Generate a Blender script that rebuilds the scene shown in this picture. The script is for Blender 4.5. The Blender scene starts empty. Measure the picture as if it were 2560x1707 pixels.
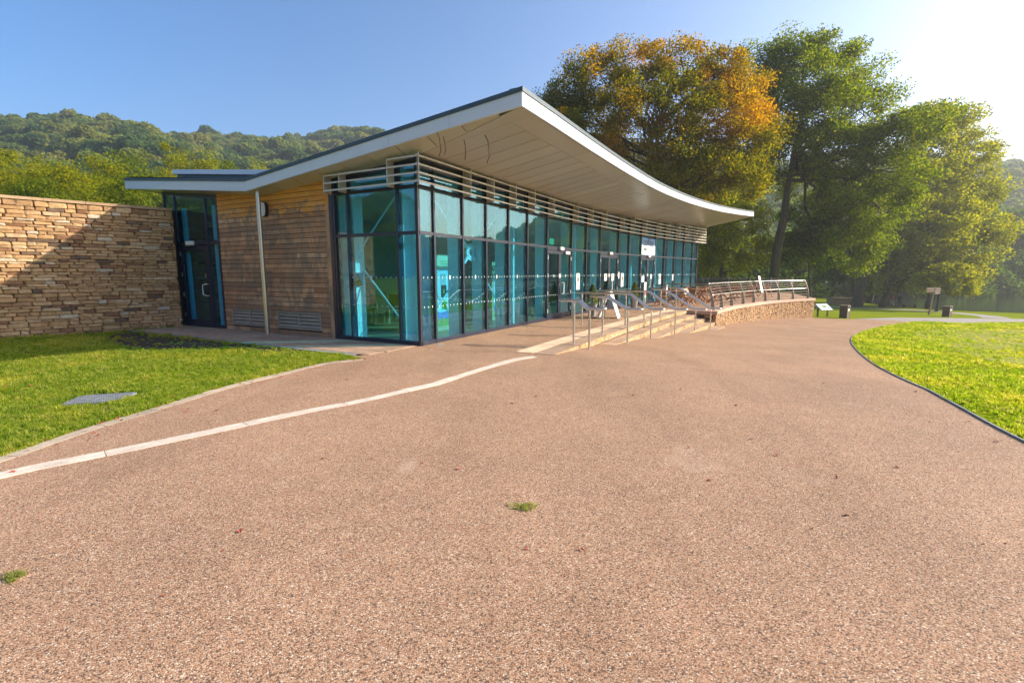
import bpy, bmesh, math, random
import numpy as np
from mathutils import Vector, Matrix

scene = bpy.context.scene
COL = scene.collection
R = math.radians
random.seed(7)

# ------------------------------------------------------------------ camera
F, CX, CY, CAMZ = 1209.0, 1280.0, 853.5, 1.6        # focal length and centre in photo pixels
PITCH = math.atan(171 / F)
cd = bpy.data.cameras.new('camera')
cam = bpy.data.objects.new('camera', cd)
COL.objects.link(cam)
cam.location = (0, 0, CAMZ)
cam.rotation_euler = (math.pi / 2 - PITCH, 0, 0)
cd.sensor_width = 36.0
cd.lens = 36.0 * F / 2560
cd.clip_start = 0.05
cd.clip_end = 4000
scene.camera = cam

# ------------------------------------------------------------------ sky, sun, exposure
SUN_EL = R(24.5)
SUN_ANG = R(6.5)                       # angle of the sun's bearing above the +X axis
sdir = Vector((math.cos(SUN_EL) * math.cos(SUN_ANG), math.cos(SUN_EL) * math.sin(SUN_ANG), math.sin(SUN_EL)))
world = bpy.data.worlds.new('World')
scene.world = world
world.use_nodes = True
wn = world.node_tree.nodes
bg = wn['Background']
sky = wn.new('ShaderNodeTexSky')
sky.sky_type = 'NISHITA'
sky.sun_disc = False
sky.sun_elevation = SUN_EL
sky.sun_rotation = math.pi / 2 - SUN_ANG
sky.air_density = 0.8
sky.dust_density = 3
sky.ozone_density = 2.5
sky.altitude = 60
hsv = wn.new('ShaderNodeHueSaturation')
hsv.inputs['Saturation'].default_value = 1.3
world.node_tree.links.new(sky.outputs[0], hsv.inputs['Color'])
world.node_tree.links.new(hsv.outputs[0], bg.inputs[0])
bg.inputs[1].default_value = 0.122
sd = bpy.data.lights.new('sun', 'SUN')
sun = bpy.data.objects.new('sun', sd)
COL.objects.link(sun)
sd.energy = 3.9
sd.angle = R(0.5)
sd.color = (1.0, 0.87, 0.68)
sun.rotation_euler = (-sdir).to_track_quat('-Z', 'Y').to_euler()
sun.location = (60, 10, 40)
vs = scene.view_settings
vs.view_transform = 'Standard'
vs.look = 'None'
vs.gamma = 1
vs.use_curve_mapping = False
vs.exposure = 1.22
cy = scene.cycles
cy.max_bounces = 7
cy.diffuse_bounces = 3
cy.glossy_bounces = 3
cy.transmission_bounces = 4
cy.transparent_max_bounces = 16
cy.volume_bounces = 0
cy.use_denoising = True
cy.caustics_reflective = False
cy.caustics_refractive = False
cy.sample_clamp_indirect = 6

# ------------------------------------------------------------------ measuring helpers (photo pixel -> place)
_c, _s = math.cos(PITCH), math.sin(PITCH)
def ray(x, y):
    u = (x - CX) / F
    v = (CY - y) / F
    return np.array([u, v * _s + _c, v * _c - _s])
ORI = np.array([0, 0, CAMZ])
def at_depth(x, y, Y):
    d = ray(x, y)
    return ORI + Y / d[1] * d
QX = [-4000, 9.9, 12, 23.3, 26, 42, 53, 75, 90, 4000]
QZ = [0, 0, -.1, -.6, -.7, -1.22, -1.95, -2.7, -3.0, -3.0]
def gh(x, y):                                        # height of the natural ground
    return float(np.interp(y + .6 * x, QX, QZ))
def on_ground(x, y):
    d = ray(x, y)
    lo, hi = .5, 600
    for _ in range(50):
        m = (lo + hi) / 2
        p = ORI + m * d
        if p[2] > gh(p[0], p[1]): lo = m
        else: hi = m
    return ORI + lo * d
C0 = np.array([-2.0, 10.55, 0.0])                   # foot of the glass corner
A0 = R(-27.8)
E1 = np.array([math.cos(A0), math.sin(A0), 0])
E2 = np.array([-math.sin(A0), math.cos(A0), 0])
def W(a, b, z=0.0):
    return C0 + a * E1 + b * E2 + np.array([0, 0, z])
def toab(p):
    q = np.array(p, float) - C0
    return q @ E1, q @ E2
def on_b(x, y, b):
    d = ray(x, y)
    t = ((C0 + b * E2 - ORI) @ E2) / (d @ E2)
    p = ORI + t * d
    q = p - C0
    return q @ E1, b, p[2]

# ------------------------------------------------------------------ object helpers
WO = {}
def obj_link(o, parent=None, org=(0, 0, 0)):
    COL.objects.link(o)
    if parent is not None:
        o.parent = parent
        WO[o.name] = WO[parent.name]
    else:
        o.location = org
        WO[o.name] = Vector(org)
    return o
def tag(o, label=None, cat=None, group=None, kind=None):
    if label: o['label'] = label
    if cat: o['category'] = cat
    if group: o['group'] = group
    if kind: o['kind'] = kind
    return o
def thing(name, loc, label, cat, group=None, rz=0.0):
    o = bpy.data.objects.new(name, None)
    o.empty_display_size = .2
    obj_link(o, None, tuple(float(v) for v in loc))
    o.rotation_euler = (0, 0, rz)
    return tag(o, label, cat, group)
def copy_tree(o, parent=None):
    c = o.copy()
    COL.objects.link(c)
    if parent is not None: c.parent = parent
    for ch in list(o.children): copy_tree(ch, c)
    return c

class MB:
    """collects vertices and faces, then links them as one mesh object"""
    def __init__(s):
        s.v = []; s.f = []
    def add(s, vs_, fs_):
        n = len(s.v)
        s.v.extend([tuple(float(c) for c in p) for p in vs_])
        s.f.extend([tuple(i + n for i in f) for f in fs_])
        return s
    def hexa(s, b, t):                               # bottom quad, top quad (same winding)
        n = len(b)
        fs_ = [tuple(range(n))[::-1], tuple(range(n, 2 * n))]
        for i in range(n):
            j = (i + 1) % n
            fs_.append((i, j, n + j, n + i))
        return s.add(list(b) + list(t), fs_)
    def prism(s, poly, z0, z1):
        return s.hexa([(p[0], p[1], z0) for p in poly], [(p[0], p[1], z1) for p in poly])
    def box(s, c, d, ux=(1, 0, 0), uy=(0, 1, 0), uz=(0, 0, 1)):
        c = np.array(c, float); ux = np.array(ux, float) * d[0] / 2; uy = np.array(uy, float) * d[1] / 2; uz = np.array(uz, float) * d[2] / 2
        b = [c - ux - uy - uz, c + ux - uy - uz, c + ux + uy - uz, c - ux + uy - uz]
        return s.hexa(b, [p + 2 * uz for p in b])
    def bar(s, p, q, w, h, up=(0, 0, 1)):
        p = np.array(p, float); q = np.array(q, float)
        d = q - p; L = np.linalg.norm(d); d = d / L
        up = np.array(up, float)
        side = np.cross(d, up)
        if np.linalg.norm(side) < 1e-6: side = np.array([1.0, 0, 0])
        side /= np.linalg.norm(side)
        u2 = np.cross(side, d)
        return s.box((p + q) / 2, (L, w, h), d, side, u2)
    def tube(s, pts, r, seg=8, closed=False):
        pts = [np.array(p, float) for p in pts]
        n = len(pts)
        rr = r if hasattr(r, '__len__') else [r] * n
        base = len(s.v)
        prev = None
        for i in range(n):
            if closed: d = pts[(i + 1) % n] - pts[i - 1]
            else: d = pts[min(i + 1, n - 1)] - pts[max(i - 1, 0)]
            d = d / (np.linalg.norm(d) + 1e-9)
            if prev is None:
                a = np.array([0, 0, 1.0]) if abs(d[2]) < .9 else np.array([1.0, 0, 0])
                u = np.cross(d, a)
            else:
                u = prev - d * (prev @ d)
            u /= np.linalg.norm(u) + 1e-9
            prev = u
            w = np.cross(d, u)
            for k in range(seg):
                t = 2 * math.pi * k / seg
                s.v.append(tuple(pts[i] + rr[i] * (math.cos(t) * u + math.sin(t) * w)))
        m = n if closed else n - 1
        for i in range(m):
            for k in range(seg):
                a = base + i * seg + k; b = base + i * seg + (k + 1) % seg
                j = (i + 1) % n
                s.f.append((a, b, base + j * seg + (k + 1) % seg, base + j * seg + k))
        if not closed:
            s.f.append(tuple(base + k for k in range(seg))[::-1])
            s.f.append(tuple(base + (n - 1) * seg + k for k in range(seg)))
        return s
    def lathe(s, c, prof, seg=16):                   # prof: list of (radius, z)
        base = len(s.v)
        for r, z in prof:
            for k in range(seg):
                t = 2 * math.pi * k / seg
                s.v.append((c[0] + r * math.cos(t), c[1] + r * math.sin(t), c[2] + z))
        n = len(prof)
        for i in range(n - 1):
            for k in range(seg):
                a = base + i * seg + k; b = base + i * seg + (k + 1) % seg
                s.f.append((a, b, b + seg, a + seg))
        s.f.append(tuple(base + k for k in range(seg))[::-1])
        s.f.append(tuple(base + (n - 1) * seg + k for k in range(seg)))
        return s
    def build(s, name, m, parent=None, org=(0, 0, 0), smooth=False, bevel=0, auto=False, local=False):
        o_ = Vector((0, 0, 0)) if local else (WO[parent.name] if parent is not None else Vector(org))
        me = bpy.data.meshes.new(name)
        me.from_pydata([(v[0] - o_.x, v[1] - o_.y, v[2] - o_.z) for v in s.v], [], s.f)
        me.validate(); me.update()
        bm = bmesh.new(); bm.from_mesh(me)
        bmesh.ops.recalc_face_normals(bm, faces=bm.faces)
        if bevel:
            bmesh.ops.bevel(bm, geom=[e for e in bm.edges if e.calc_face_angle(0) > .6], offset=bevel, segments=1, affect='EDGES')
        bm.to_mesh(me); bm.free()
        if smooth:
            for p in me.polygons: p.use_smooth = True
            if auto:
                try: me.set_sharp_from_angle(angle=R(40))
                except Exception: pass
        me.materials.append(m)
        o = bpy.data.objects.new(name, me)
        return obj_link(o, parent, tuple(o_))

def fast_mesh(name, verts, faces, m):
    """numpy arrays of vertices and equal-sided faces -> mesh"""
    k = faces.shape[1]
    me = bpy.data.meshes.new(name)
    me.vertices.add(len(verts)); me.vertices.foreach_set('co', verts.astype(np.float32).ravel())
    me.loops.add(faces.size); me.loops.foreach_set('vertex_index', faces.astype(np.int32).ravel())
    me.polygons.add(len(faces))
    me.polygons.foreach_set('loop_start', np.arange(0, faces.size, k, dtype=np.int32))
    me.update(calc_edges=True)
    me.materials.append(m)
    return me

# ------------------------------------------------------------------ materials
class NT:
    def __init__(s, name):
        s.m = bpy.data.materials.new(name); s.m.use_nodes = True
        s.t = s.m.node_tree; s.n = s.t.nodes
        s.b = s.n['Principled BSDF']; s.out = s.n['Material Output']
    def nd(s, t, **kw):
        n = s.n.new(t)
        for k, v in kw.items(): setattr(n, k, v)
        return n
    def lk(s, a, b): s.t.links.new(a, b)
    def pos(s): return s.nd('ShaderNodeNewGeometry').outputs['Position']
    def obj(s): return s.nd('ShaderNodeTexCoord').outputs['Object']
    def scale(s, vec, sc):
        n = s.nd('ShaderNodeMapping'); n.inputs['Scale'].default_value = sc
        s.lk(vec, n.inputs['Vector']); return n.outputs[0]
    def noise(s, vec, scale, detail=4, rough=.6, dist=0):
        n = s.nd('ShaderNodeTexNoise')
        n.inputs['Scale'].default_value = scale; n.inputs['Detail'].default_value = detail
        n.inputs['Roughness'].default_value = rough; n.inputs['Distortion'].default_value = dist
        s.lk(vec, n.inputs['Vector']); return n.outputs['Fac']
    def voro(s, vec, scale, feat='F1', out='Distance'):
        n = s.nd('ShaderNodeTexVoronoi', feature=feat)
        n.inputs['Scale'].default_value = scale
        s.lk(vec, n.inputs['Vector']); return n.outputs[out]
    def ramp(s, fac, stops, interp='LINEAR'):
        n = s.nd('ShaderNodeValToRGB'); cr = n.color_ramp; cr.interpolation = interp
        while len(cr.elements) < len(stops): cr.elements.new(.5)
        for e, (p, c) in zip(cr.elements, stops):
            e.position = p; e.color = (*c, 1) if len(c) == 3 else c
        s.lk(fac, n.inputs[0]); return n.outputs[0]
    def mix(s, fac, a, b, blend='MIX'):
        n = s.nd('ShaderNodeMix', data_type='RGBA', blend_type=blend)
        for i, v in ((0, fac), (6, a), (7, b)):
            if hasattr(v, 'is_linked') or hasattr(v, 'links'): s.lk(v, n.inputs[i])
            elif i == 0: n.inputs[0].default_value = v
            else: n.inputs[i].default_value = (*v, 1)
        return n.outputs[2]
    def math(s, op, a, b=None, clamp=False):
        n = s.nd('ShaderNodeMath', operation=op, use_clamp=clamp)
        for i, v in ((0, a), (1, b)):
            if v is None: continue
            if hasattr(v, 'links'): s.lk(v, n.inputs[i])
            else: n.inputs[i].default_value = v
        return n.outputs[0]
    def bump(s, h, strength=.3, dist=.01):
        n = s.nd('ShaderNodeBump'); n.inputs['Strength'].default_value = strength; n.inputs['Distance'].default_value = dist
        s.lk(h, n.inputs['Height']); s.lk(n.outputs[0], s.b.inputs['Normal'])
    def col(s, c):
        if hasattr(c, 'links'): s.lk(c, s.b.inputs['Base Color'])
        else: s.b.inputs['Base Color'].default_value = (*c, 1)
    def spec(s, v): s.b.inputs['Specular IOR Level'].default_value = v
    def rough(s, v):
        if hasattr(v, 'links'): s.lk(v, s.b.inputs['Roughness'])
        else: s.b.inputs['Roughness'].default_value = v

def plain(name, c, rough=.5, metal=0.0, var=.12, scale=6, bump=0.0):
    k = NT(name)
    f = k.noise(k.pos(), scale, 5, .65)
    lo = tuple(v * (1 - var) for v in c); hi = tuple(min(1, v * (1 + var)) for v in c)
    k.col(k.ramp(f, [(.3, lo), (.7, hi)]))
    k.rough(rough); k.b.inputs['Metallic'].default_value = metal
    if bump: k.bump(k.noise(k.pos(), scale * 8, 4), bump, .01)
    return k.m
M = {}

# resin bound gravel: small rounded stones in tan, pink, cream and dark grey
k = NT('resin_gravel'); P_ = k.pos()
cell = k.voro(P_, 150, 'F1', 'Color')
sep = k.nd('ShaderNodeSeparateColor'); k.lk(cell, sep.inputs[0])
stc = k.ramp(sep.outputs[0], [(0, (.155, .112, .088)), (.11, (.355, .20, .12)), (.28, (.49, .29, .172)), (.48, (.57, .357, .224)), (.68, (.635, .437, .294)), (.84, (.47, .332, .23)), (.95, (.82, .69, .53))], 'CONSTANT')
d1 = k.voro(P_, 150)
gap = k.ramp(d1, [(.45, (1, 1, 1)), (.82, (.5, .45, .42))])
c1 = k.mix(1.0, stc, gap, 'MULTIPLY')
big = k.ramp(k.noise(P_, .55, 5, .6), [(.3, (.84, .83, .82)), (.72, (1.08, 1.06, 1.04))])
c2 = k.mix(1.0, c1, big, 'MULTIPLY')
dust = k.ramp(k.noise(P_, .8, 3, .45, .8), [(.66, (0, 0, 0)), (.8, (.5, .5, .5))])
c2 = k.mix(dust, c2, (.62, .47, .35))
track = k.ramp(k.noise(k.scale(P_, (.9, .16, 1)), 1.0, 4, .55, .5), [(.36, (.9, .895, .89)), (.5, (1, 1, 1))])
c2 = k.mix(1.0, c2, track, 'MULTIPLY')
med = k.ramp(k.noise(P_, 5.0, 4, .7), [(.25, (.9, .9, .9)), (.75, (1.06, 1.06, 1.06))])
k.col(k.mix(1.0, c2, med, 'MULTIPLY')); k.rough(.75)
k.bump(k.math('SUBTRACT', 1.0, d1), .4, .005); k.spec(.15)
M['gravel'] = k.m

def stone_mat(name, src, stops, bumps=.5, scale=14.0):
    k = NT(name)
    if src == 'object': f = k.nd('ShaderNodeObjectInfo').outputs['Random']
    else: f = k.nd('ShaderNodeNewGeometry').outputs['Random Per Island']
    base = k.ramp(f, stops, 'CONSTANT')
    P_ = k.pos()
    n1 = k.noise(P_, scale, 6, .7)
    c = k.mix(1.0, base, k.ramp(n1, [(.25, (.6, .58, .55)), (.7, (1.18, 1.16, 1.12))]), 'MULTIPLY')
    n2 = k.noise(P_, 3.1, 4, .6)
    c = k.mix(k.ramp(n2, [(.52, (0, 0, 0)), (.74, (.45, .45, .45))]), c, (.28, .13, .06))
    k.col(c); k.rough(.88)
    k.bump(n1, bumps, .02)
    return k.m
STONE = [(0, (.51, .31, .155)), (.18, (.42, .255, .125)), (.32, (.54, .36, .19)), (.46, (.47, .29, .145)), (.58, (.52, .33, .185)), (.7, (.36, .22, .115)), (.79, (.58, .41, .25)), (.86, (.27, .14, .075)), (.92, (.15, .10, .07)), (.965, (.56, .46, .36))]
M['stone'] = stone_mat('wall_stone', 'object', STONE)
M['stone_isl'] = stone_mat('wall_stone_pieces', 'island', STONE)
M['step_stone'] = stone_mat('step_riser_stone', 'island', [(0, (.50, .33, .15)), (.4, (.58, .41, .20)), (.75, (.44, .28, .13))], .8, 22)
k = NT('joint_earth'); k.col(k.ramp(k.noise(k.pos(), 20, 5), [(.3, (.06, .04, .022)), (.7, (.12, .08, .045))])); k.rough(1.0); k.spec(0); M['joint'] = k.m

def slab_mat(name, c, var=.2):
    k = NT(name); P_ = k.pos()
    rnd = k.nd('ShaderNodeObjectInfo').outputs['Random']
    base = k.ramp(rnd, [(0, tuple(v * (1 - var) for v in c)), (1, tuple(min(1, v * (1 + var)) for v in c))])
    n = k.noise(P_, 4.5, 6, .7)
    c_ = k.mix(1.0, base, k.ramp(n, [(.3, (.72, .7, .68)), (.68, (1.12, 1.1, 1.08))]), 'MULTIPLY')
    n2 = k.noise(P_, 60, 3, .6)
    c_ = k.mix(1.0, c_, k.ramp(n2, [(.3, (.85, .85, .85)), (.7, (1.1, 1.1, 1.1))]), 'MULTIPLY')
    k.col(c_); k.rough(.8); k.bump(n2, .3, .004)
    return k.m
M['strip'] = slab_mat('pale_stone_strip', (.74, .64, .53), .06)
M['paving'] = slab_mat('sandstone_paving', (.47, .325, .22), .14)
M['edging'] = slab_mat('stone_edging', (.50, .42, .31), .18)
M['cap'] = slab_mat('pink_coping', (.60, .41, .31), .08)
M['wallcap'] = slab_mat('wall_coping', (.46, .31, .19), .1)
M['tactile'] = slab_mat('tactile_paving', (.68, .51, .37), .06)
M['asphalt'] = plain('grey_path', (.30, .27, .26), .9, 0, .1, 30, .3)
M['iron'] = plain('galvanised_grate', (.30, .33, .36), .5, .6, .2, 20)
M['edge_metal'] = plain('steel_edging', (.24, .26, .27), .6, .2, .3, 8)

# lawn: position noise decides lush, dry and worn grass
k = NT('lawn_ground'); P_ = k.pos()
n1 = k.noise(P_, .35, 5, .6); n2 = k.noise(P_, 3.5, 5, .65); n3 = k.noise(P_, 40, 4, .7)
c = k.ramp(n1, [(.3, (.17, .24, .010)), (.7, (.27, .31, .018))])
c = k.mix(k.ramp(n2, [(.45, (0, 0, 0)), (.75, (.5, .5, .5))]), c, (.26, .25, .05))
c = k.mix(1.0, c, k.ramp(n3, [(.25, (.5, .55, .4)), (.7, (1.2, 1.2, 1.1))]), 'MULTIPLY')
k.col(c); k.rough(1.0); k.spec(0.0); k.bump(n3, .5, .03); M['lawn'] = k.m
k = NT('bare_soil'); P_ = k.pos()
n2 = k.noise(P_, 25, 6, .7)
k.col(k.ramp(n2, [(.3, (.02, .014, .009)), (.7, (.07, .05, .032))])); k.rough(1.0); k.bump(n2, 1.0, .03); M['soil'] = k.m
k = NT('woodland_floor'); P_ = k.pos()
k.col(k.ramp(k.noise(P_, .08, 6, .7), [(.3, (.03, .05, .015)), (.6, (.07, .09, .03)), (.8, (.16, .10, .07))])); k.rough(1.0); M['hill'] = k.m

def leaf_mat(name, cols, src='island', transl=.52, nscale=.35, patch=None, world=False):
    k = NT(name)
    if src == 'island': f = k.nd('ShaderNodeNewGeometry').outputs['Random Per Island']
    else: f = k.nd('ShaderNodeObjectInfo').outputs['Random']
    c = k.ramp(f, [(i / max(1, len(cols) - 1), q) for i, q in enumerate(cols)])
    if patch:
        n = k.noise(k.pos() if world else k.obj(), nscale, 3, .6)
        c = k.mix(k.ramp(n, [(patch[0], (0, 0, 0)), (patch[1], (1, 1, 1))]), c,
                  k.ramp(f, [(i / max(1, len(patch[2]) - 1), q) for i, q in enumerate(patch[2])]))
    df = k.nd('ShaderNodeBsdfDiffuse'); tr = k.nd('ShaderNodeBsdfTranslucent')
    k.lk(c, df.inputs[0])
    hs = k.nd('ShaderNodeHueSaturation'); hs.inputs['Saturation'].default_value = 1.15; hs.inputs['Value'].default_value = 2.2
    k.lk(c, hs.inputs['Color']); k.lk(hs.outputs[0], tr.inputs[0])
    m1 = k.nd('ShaderNodeMixShader'); m1.inputs[0].default_value = transl
    k.lk(df.outputs[0], m1.inputs[1]); k.lk(tr.outputs[0], m1.inputs[2])
    k.lk(m1.outputs[0], k.out.inputs['Surface'])
    return k.m
M['leaf_green'] = leaf_mat('green_leaves', [(.05, .082, .012), (.105, .14, .016), (.22, .23, .02)])
M['leaf_deep'] = leaf_mat('deep_green_leaves', [(.035, .065, .014), (.06, .095, .018), (.10, .135, .02)])
M['leaf_gold'] = leaf_mat('yellow_green_leaves', [(.10, .13, .010), (.19, .20, .014), (.31, .28, .018)])
M['leaf_autumn'] = leaf_mat('autumn_leaves', [(.05, .068, .008), (.12, .125, .010), (.27, .21, .012)], 'island', .5, .17,
                            (.47, .67, [(.24, .14, .010), (.44, .24, .012), (.54, .215, .012)]))
M['leaf_hill'] = leaf_mat('woodland_leaves', [(.05, .095, .032), (.085, .135, .038), (.14, .18, .045), (.20, .20, .05)], 'object', .4)
M['leaf_fallen'] = plain('fallen_leaf', (.30, .07, .035), .7, 0, .5, 8)
M['clump'] = leaf_mat('withered_grass', [(.20, .24, .06), (.28, .30, .09), (.36, .33, .15)])
M['worn'] = None
M['grass'] = leaf_mat('grass_blades', [(.12, .185, .022), (.19, .26, .034), (.27, .32, .05), (.34, .34, .09)], 'object', .5, .55, (.48, .7, [(.27, .29, .03), (.42, .40, .07), (.50, .42, .12)]), True)
k = NT('bark'); P_ = k.scale(k.pos(), (6, 6, 1.5))
n1 = k.noise(P_, 2.2, 6, .7)
k.col(k.ramp(n1, [(.3, (.03, .025, .018)), (.7, (.12, .10, .065))])); k.rough(.95); k.bump(n1, .8, .05); M['bark'] = k.m

# cedar boards: fresh orange under the eaves, bleached and stained below, per board tone
k = NT('cedar_boards'); P_ = k.pos()
rnd = k.nd('ShaderNodeObjectInfo').outputs['Random']
sx = k.nd('ShaderNodeSeparateXYZ'); k.lk(P_, sx.inputs[0])
grain = k.noise(k.scale(P_, (3, 3, 60)), 1.0, 6, .7)
n1 = k.noise(k.scale(P_, (2.6, 2.6, 1.6)), 1.0, 6, .75, .9)
weather = k.ramp(rnd, [(0, (.42, .185, .08)), (.18, (.74, .40, .20)), (.36, (.55, .255, .115)), (.54, (.34, .175, .095)), (.74, (.66, .33, .155)), (1, (.82, .50, .28))])
weather = k.mix(k.ramp(n1, [(.4, (0, 0, 0)), (.6, (.85, .85, .85))]), weather, (.25, .175, .115))
fresh = k.ramp(rnd, [(0, (.68, .29, .05)), (1, (.78, .38, .08))])
lim = k.math('ADD', k.math('MULTIPLY', k.math('SUBTRACT', sx.outputs[2], 3.02), 3.0), k.math('MULTIPLY', k.math('SUBTRACT', k.noise(k.scale(P_, (4, 4, 6.5)), 1.0, 5, .65), .5), 6.0))
c = k.mix(k.ramp(lim, [(.40, (0, 0, 0)), (.48, (1, 1, 1))]), weather, fresh)
blot = k.noise(k.scale(P_, (4, 4, 9)), 1.0, 4, .7, .5)
c = k.mix(k.ramp(blot, [(.66, (0, 0, 0)), (.72, (.7, .7, .7))]), c, (.26, .12, .05))
c = k.mix(1.0, c, k.ramp(grain, [(.25, (.72, .7, .68)), (.7, (1.12, 1.1, 1.08))]), 'MULTIPLY')
k.col(c); k.rough(.75); k.bump(grain, .35, .004); M['cedar'] = k.m
M['vent'] = plain('grey_timber_vent', (.36, .29, .22), .7, 0, .15, 10)

M['navy'] = plain('navy_frames', (.016, .022, .045), .35, 0, .1, 5)
M['fascia'] = plain('fascia_panels', (.64, .69, .78), .35, 0, .03, 2)
M['flash'] = plain('roof_flashing', (.055, .085, .11), .45, .2, .15, 4)
M['roof'] = plain('roof_membrane', (.16, .18, .2), .8, 0, .1, 3)
k = NT('soffit_panels'); rnd = k.nd('ShaderNodeObjectInfo').outputs['Random']
k.col(k.ramp(rnd, [(0, (.47, .455, .425)), (1, (.53, .515, .485))])); k.rough(.25); M['soffit'] = k.m
M['louvre'] = plain('louvre_metal', (.60, .56, .49), .4, .0, .06, 5)
k = NT('stainless_steel'); k.col((.62, .60, .56)); k.b.inputs['Metallic'].default_value = 1
k.rough(.33); M['steel'] = k.m
M['grey_metal'] = plain('painted_grey_metal', (.30, .255, .21), .5, .2, .1, 10)
M['white'] = plain('white_paint', (.80, .80, .79), .45, 0, .04, 4)
M['frost'] = plain('frosted_film', (.42, .55, .56), .6, 0, .04, 4)
M['black'] = plain('black_plastic', (.012, .012, .013), .4, 0, .2, 9)
M['red'] = plain('red_paint', (.50, .05, .04), .5, 0, .15, 6)
M['green_sign'] = plain('green_sign', (.03, .42, .14), .5, 0, .05, 6)
M['yellow'] = plain('yellow_sign', (.70, .55, .02), .5, 0, .05, 6)
M['paleblue'] = plain('pale_blue_print', (.60, .78, .86), .5, 0, .03, 6)
M['cream'] = plain('cream_print', (.78, .76, .50), .5, 0, .05, 6)
M['skyblue'] = plain('blue_print', (.08, .26, .62), .5, 0, .3, 9)
M['greenprint'] = plain('green_print', (.16, .36, .06), .5, 0, .5, 14)
M['oak'] = plain('pale_oak', (.62, .50, .30), .5, 0, .15, 12)
M['teak'] = plain('oiled_teak', (.36, .15, .06), .5, 0, .35, 14)
M['darkwood'] = plain('dark_brown_timber', (.13, .07, .045), .6, 0, .25, 12)
M['postwood'] = plain('weathered_post', (.26, .19, .12), .8, 0, .2, 12)
M['seat'] = plain('dark_seat_fabric', (.03, .035, .04), .8, 0, .2, 30)
M['floor_in'] = plain('indoor_floor', (.42, .33, .18), .35, 0, .15, 3)
M['wall_in'] = plain('indoor_wall', (.30, .26, .21), .8, 0, .1, 1)
M['ceil_in'] = plain('indoor_ceiling', (.35, .34, .32), .8, 0, .05, 1)
M['pot'] = plain('zinc_pot', (.40, .41, .42), .45, .6, .1, 8)
M['conifer'] = leaf_mat('conifer_needles', [(.05, .075, .012), (.10, .12, .02), (.15, .13, .03)])

# glass: tinted, clear through, mirror-like at grazing angles
k = NT('teal_glass')
k.n.remove(k.b)
geo = k.nd('ShaderNodeNewGeometry')
dt = k.nd('ShaderNodeVectorMath', operation='DOT_PRODUCT'); k.lk(geo.outputs['Normal'], dt.inputs[0]); k.lk(geo.outputs['Incoming'], dt.inputs[1])
cs = k.math('SUBTRACT', 1.0, k.math('ABSOLUTE', dt.outputs['Value']))
fr = k.math('ADD', .09, k.math('MULTIPLY', k.math('POWER', cs, 5.0), .9), True)
tr = k.nd('ShaderNodeBsdfTransparent'); tr.inputs[0].default_value = (.52, .87, .97, 1)
gl = k.nd('ShaderNodeBsdfGlossy'); gl.inputs['Roughness'].default_value = .012; gl.inputs[0].default_value = (.68, .90, .95, 1)
mx = k.nd('ShaderNodeMixShader'); k.lk(fr, mx.inputs[0]); k.lk(tr.outputs[0], mx.inputs[1]); k.lk(gl.outputs[0], mx.inputs[2])
k.lk(mx.outputs[0], k.out.inputs['Surface']); M['glass'] = k.m

k = NT('lake_water'); k.col((.012, .02, .018)); k.rough(.08)
k.bump(k.noise(k.scale(k.pos(), (1, 3, 1)), .8, 4), .25, .05); M['water'] = k.m
# ------------------------------------------------------------------ ground and paths
def sheet(name, poly, m, lift, kind='structure', parent=None, level=None):
    """a ground sheet that follows the slope, cut where the slope changes"""
    bm = bmesh.new()
    f = bm.faces.new([bm.verts.new((p[0], p[1], 0)) for p in poly])
    bmesh.ops.triangulate(bm, faces=[f])
    if level is None:
        for q in QX[1:-1]:
            bmesh.ops.bisect_plane(bm, geom=bm.verts[:] + bm.edges[:] + bm.faces[:], plane_co=(0, q, 0), plane_no=(.6, 1, 0), dist=1e-5)
    for v in bm.verts: v.co.z = (gh(v.co.x, v.co.y) if level is None else level) + lift
    bmesh.ops.recalc_face_normals(bm, faces=bm.faces)
    for f in bm.faces:
        if f.normal.z < 0: f.normal_flip()
    me = bpy.data.meshes.new(name); bm.to_mesh(me); bm.free()
    me.materials.append(m)
    o = bpy.data.objects.new(name, me)
    obj_link(o, parent)
    if kind: o['kind'] = kind
    return o
def smooth_line(pts, n=6):
    """Catmull-Rom through 2-D points"""
    P = [np.array(p[:2], float) for p in pts]
    P = [2 * P[0] - P[1]] + P + [2 * P[-1] - P[-2]]
    out = []
    for i in range(1, len(P) - 2):
        for k_ in range(n):
            t = k_ / n
            out.append(.5 * ((2 * P[i]) + (-P[i - 1] + P[i + 1]) * t + (2 * P[i - 1] - 5 * P[i] + 4 * P[i + 1] - P[i + 2]) * t * t + (-P[i - 1] + 3 * P[i] - 3 * P[i + 1] + P[i + 2]) * t ** 3))
    out.append(P[-2])
    return out
def left_of(line, d):
    """offset a 2-D polyline sideways (positive = to the left of travel)"""
    out = []
    for i, p in enumerate(line):
        t = np.array(line[min(i + 1, len(line) - 1)]) - np.array(line[max(i - 1, 0)])
        t = t / (np.linalg.norm(t) + 1e-9)
        out.append(np.array(p) + d * np.array([-t[1], t[0]]))
    return out

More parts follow.
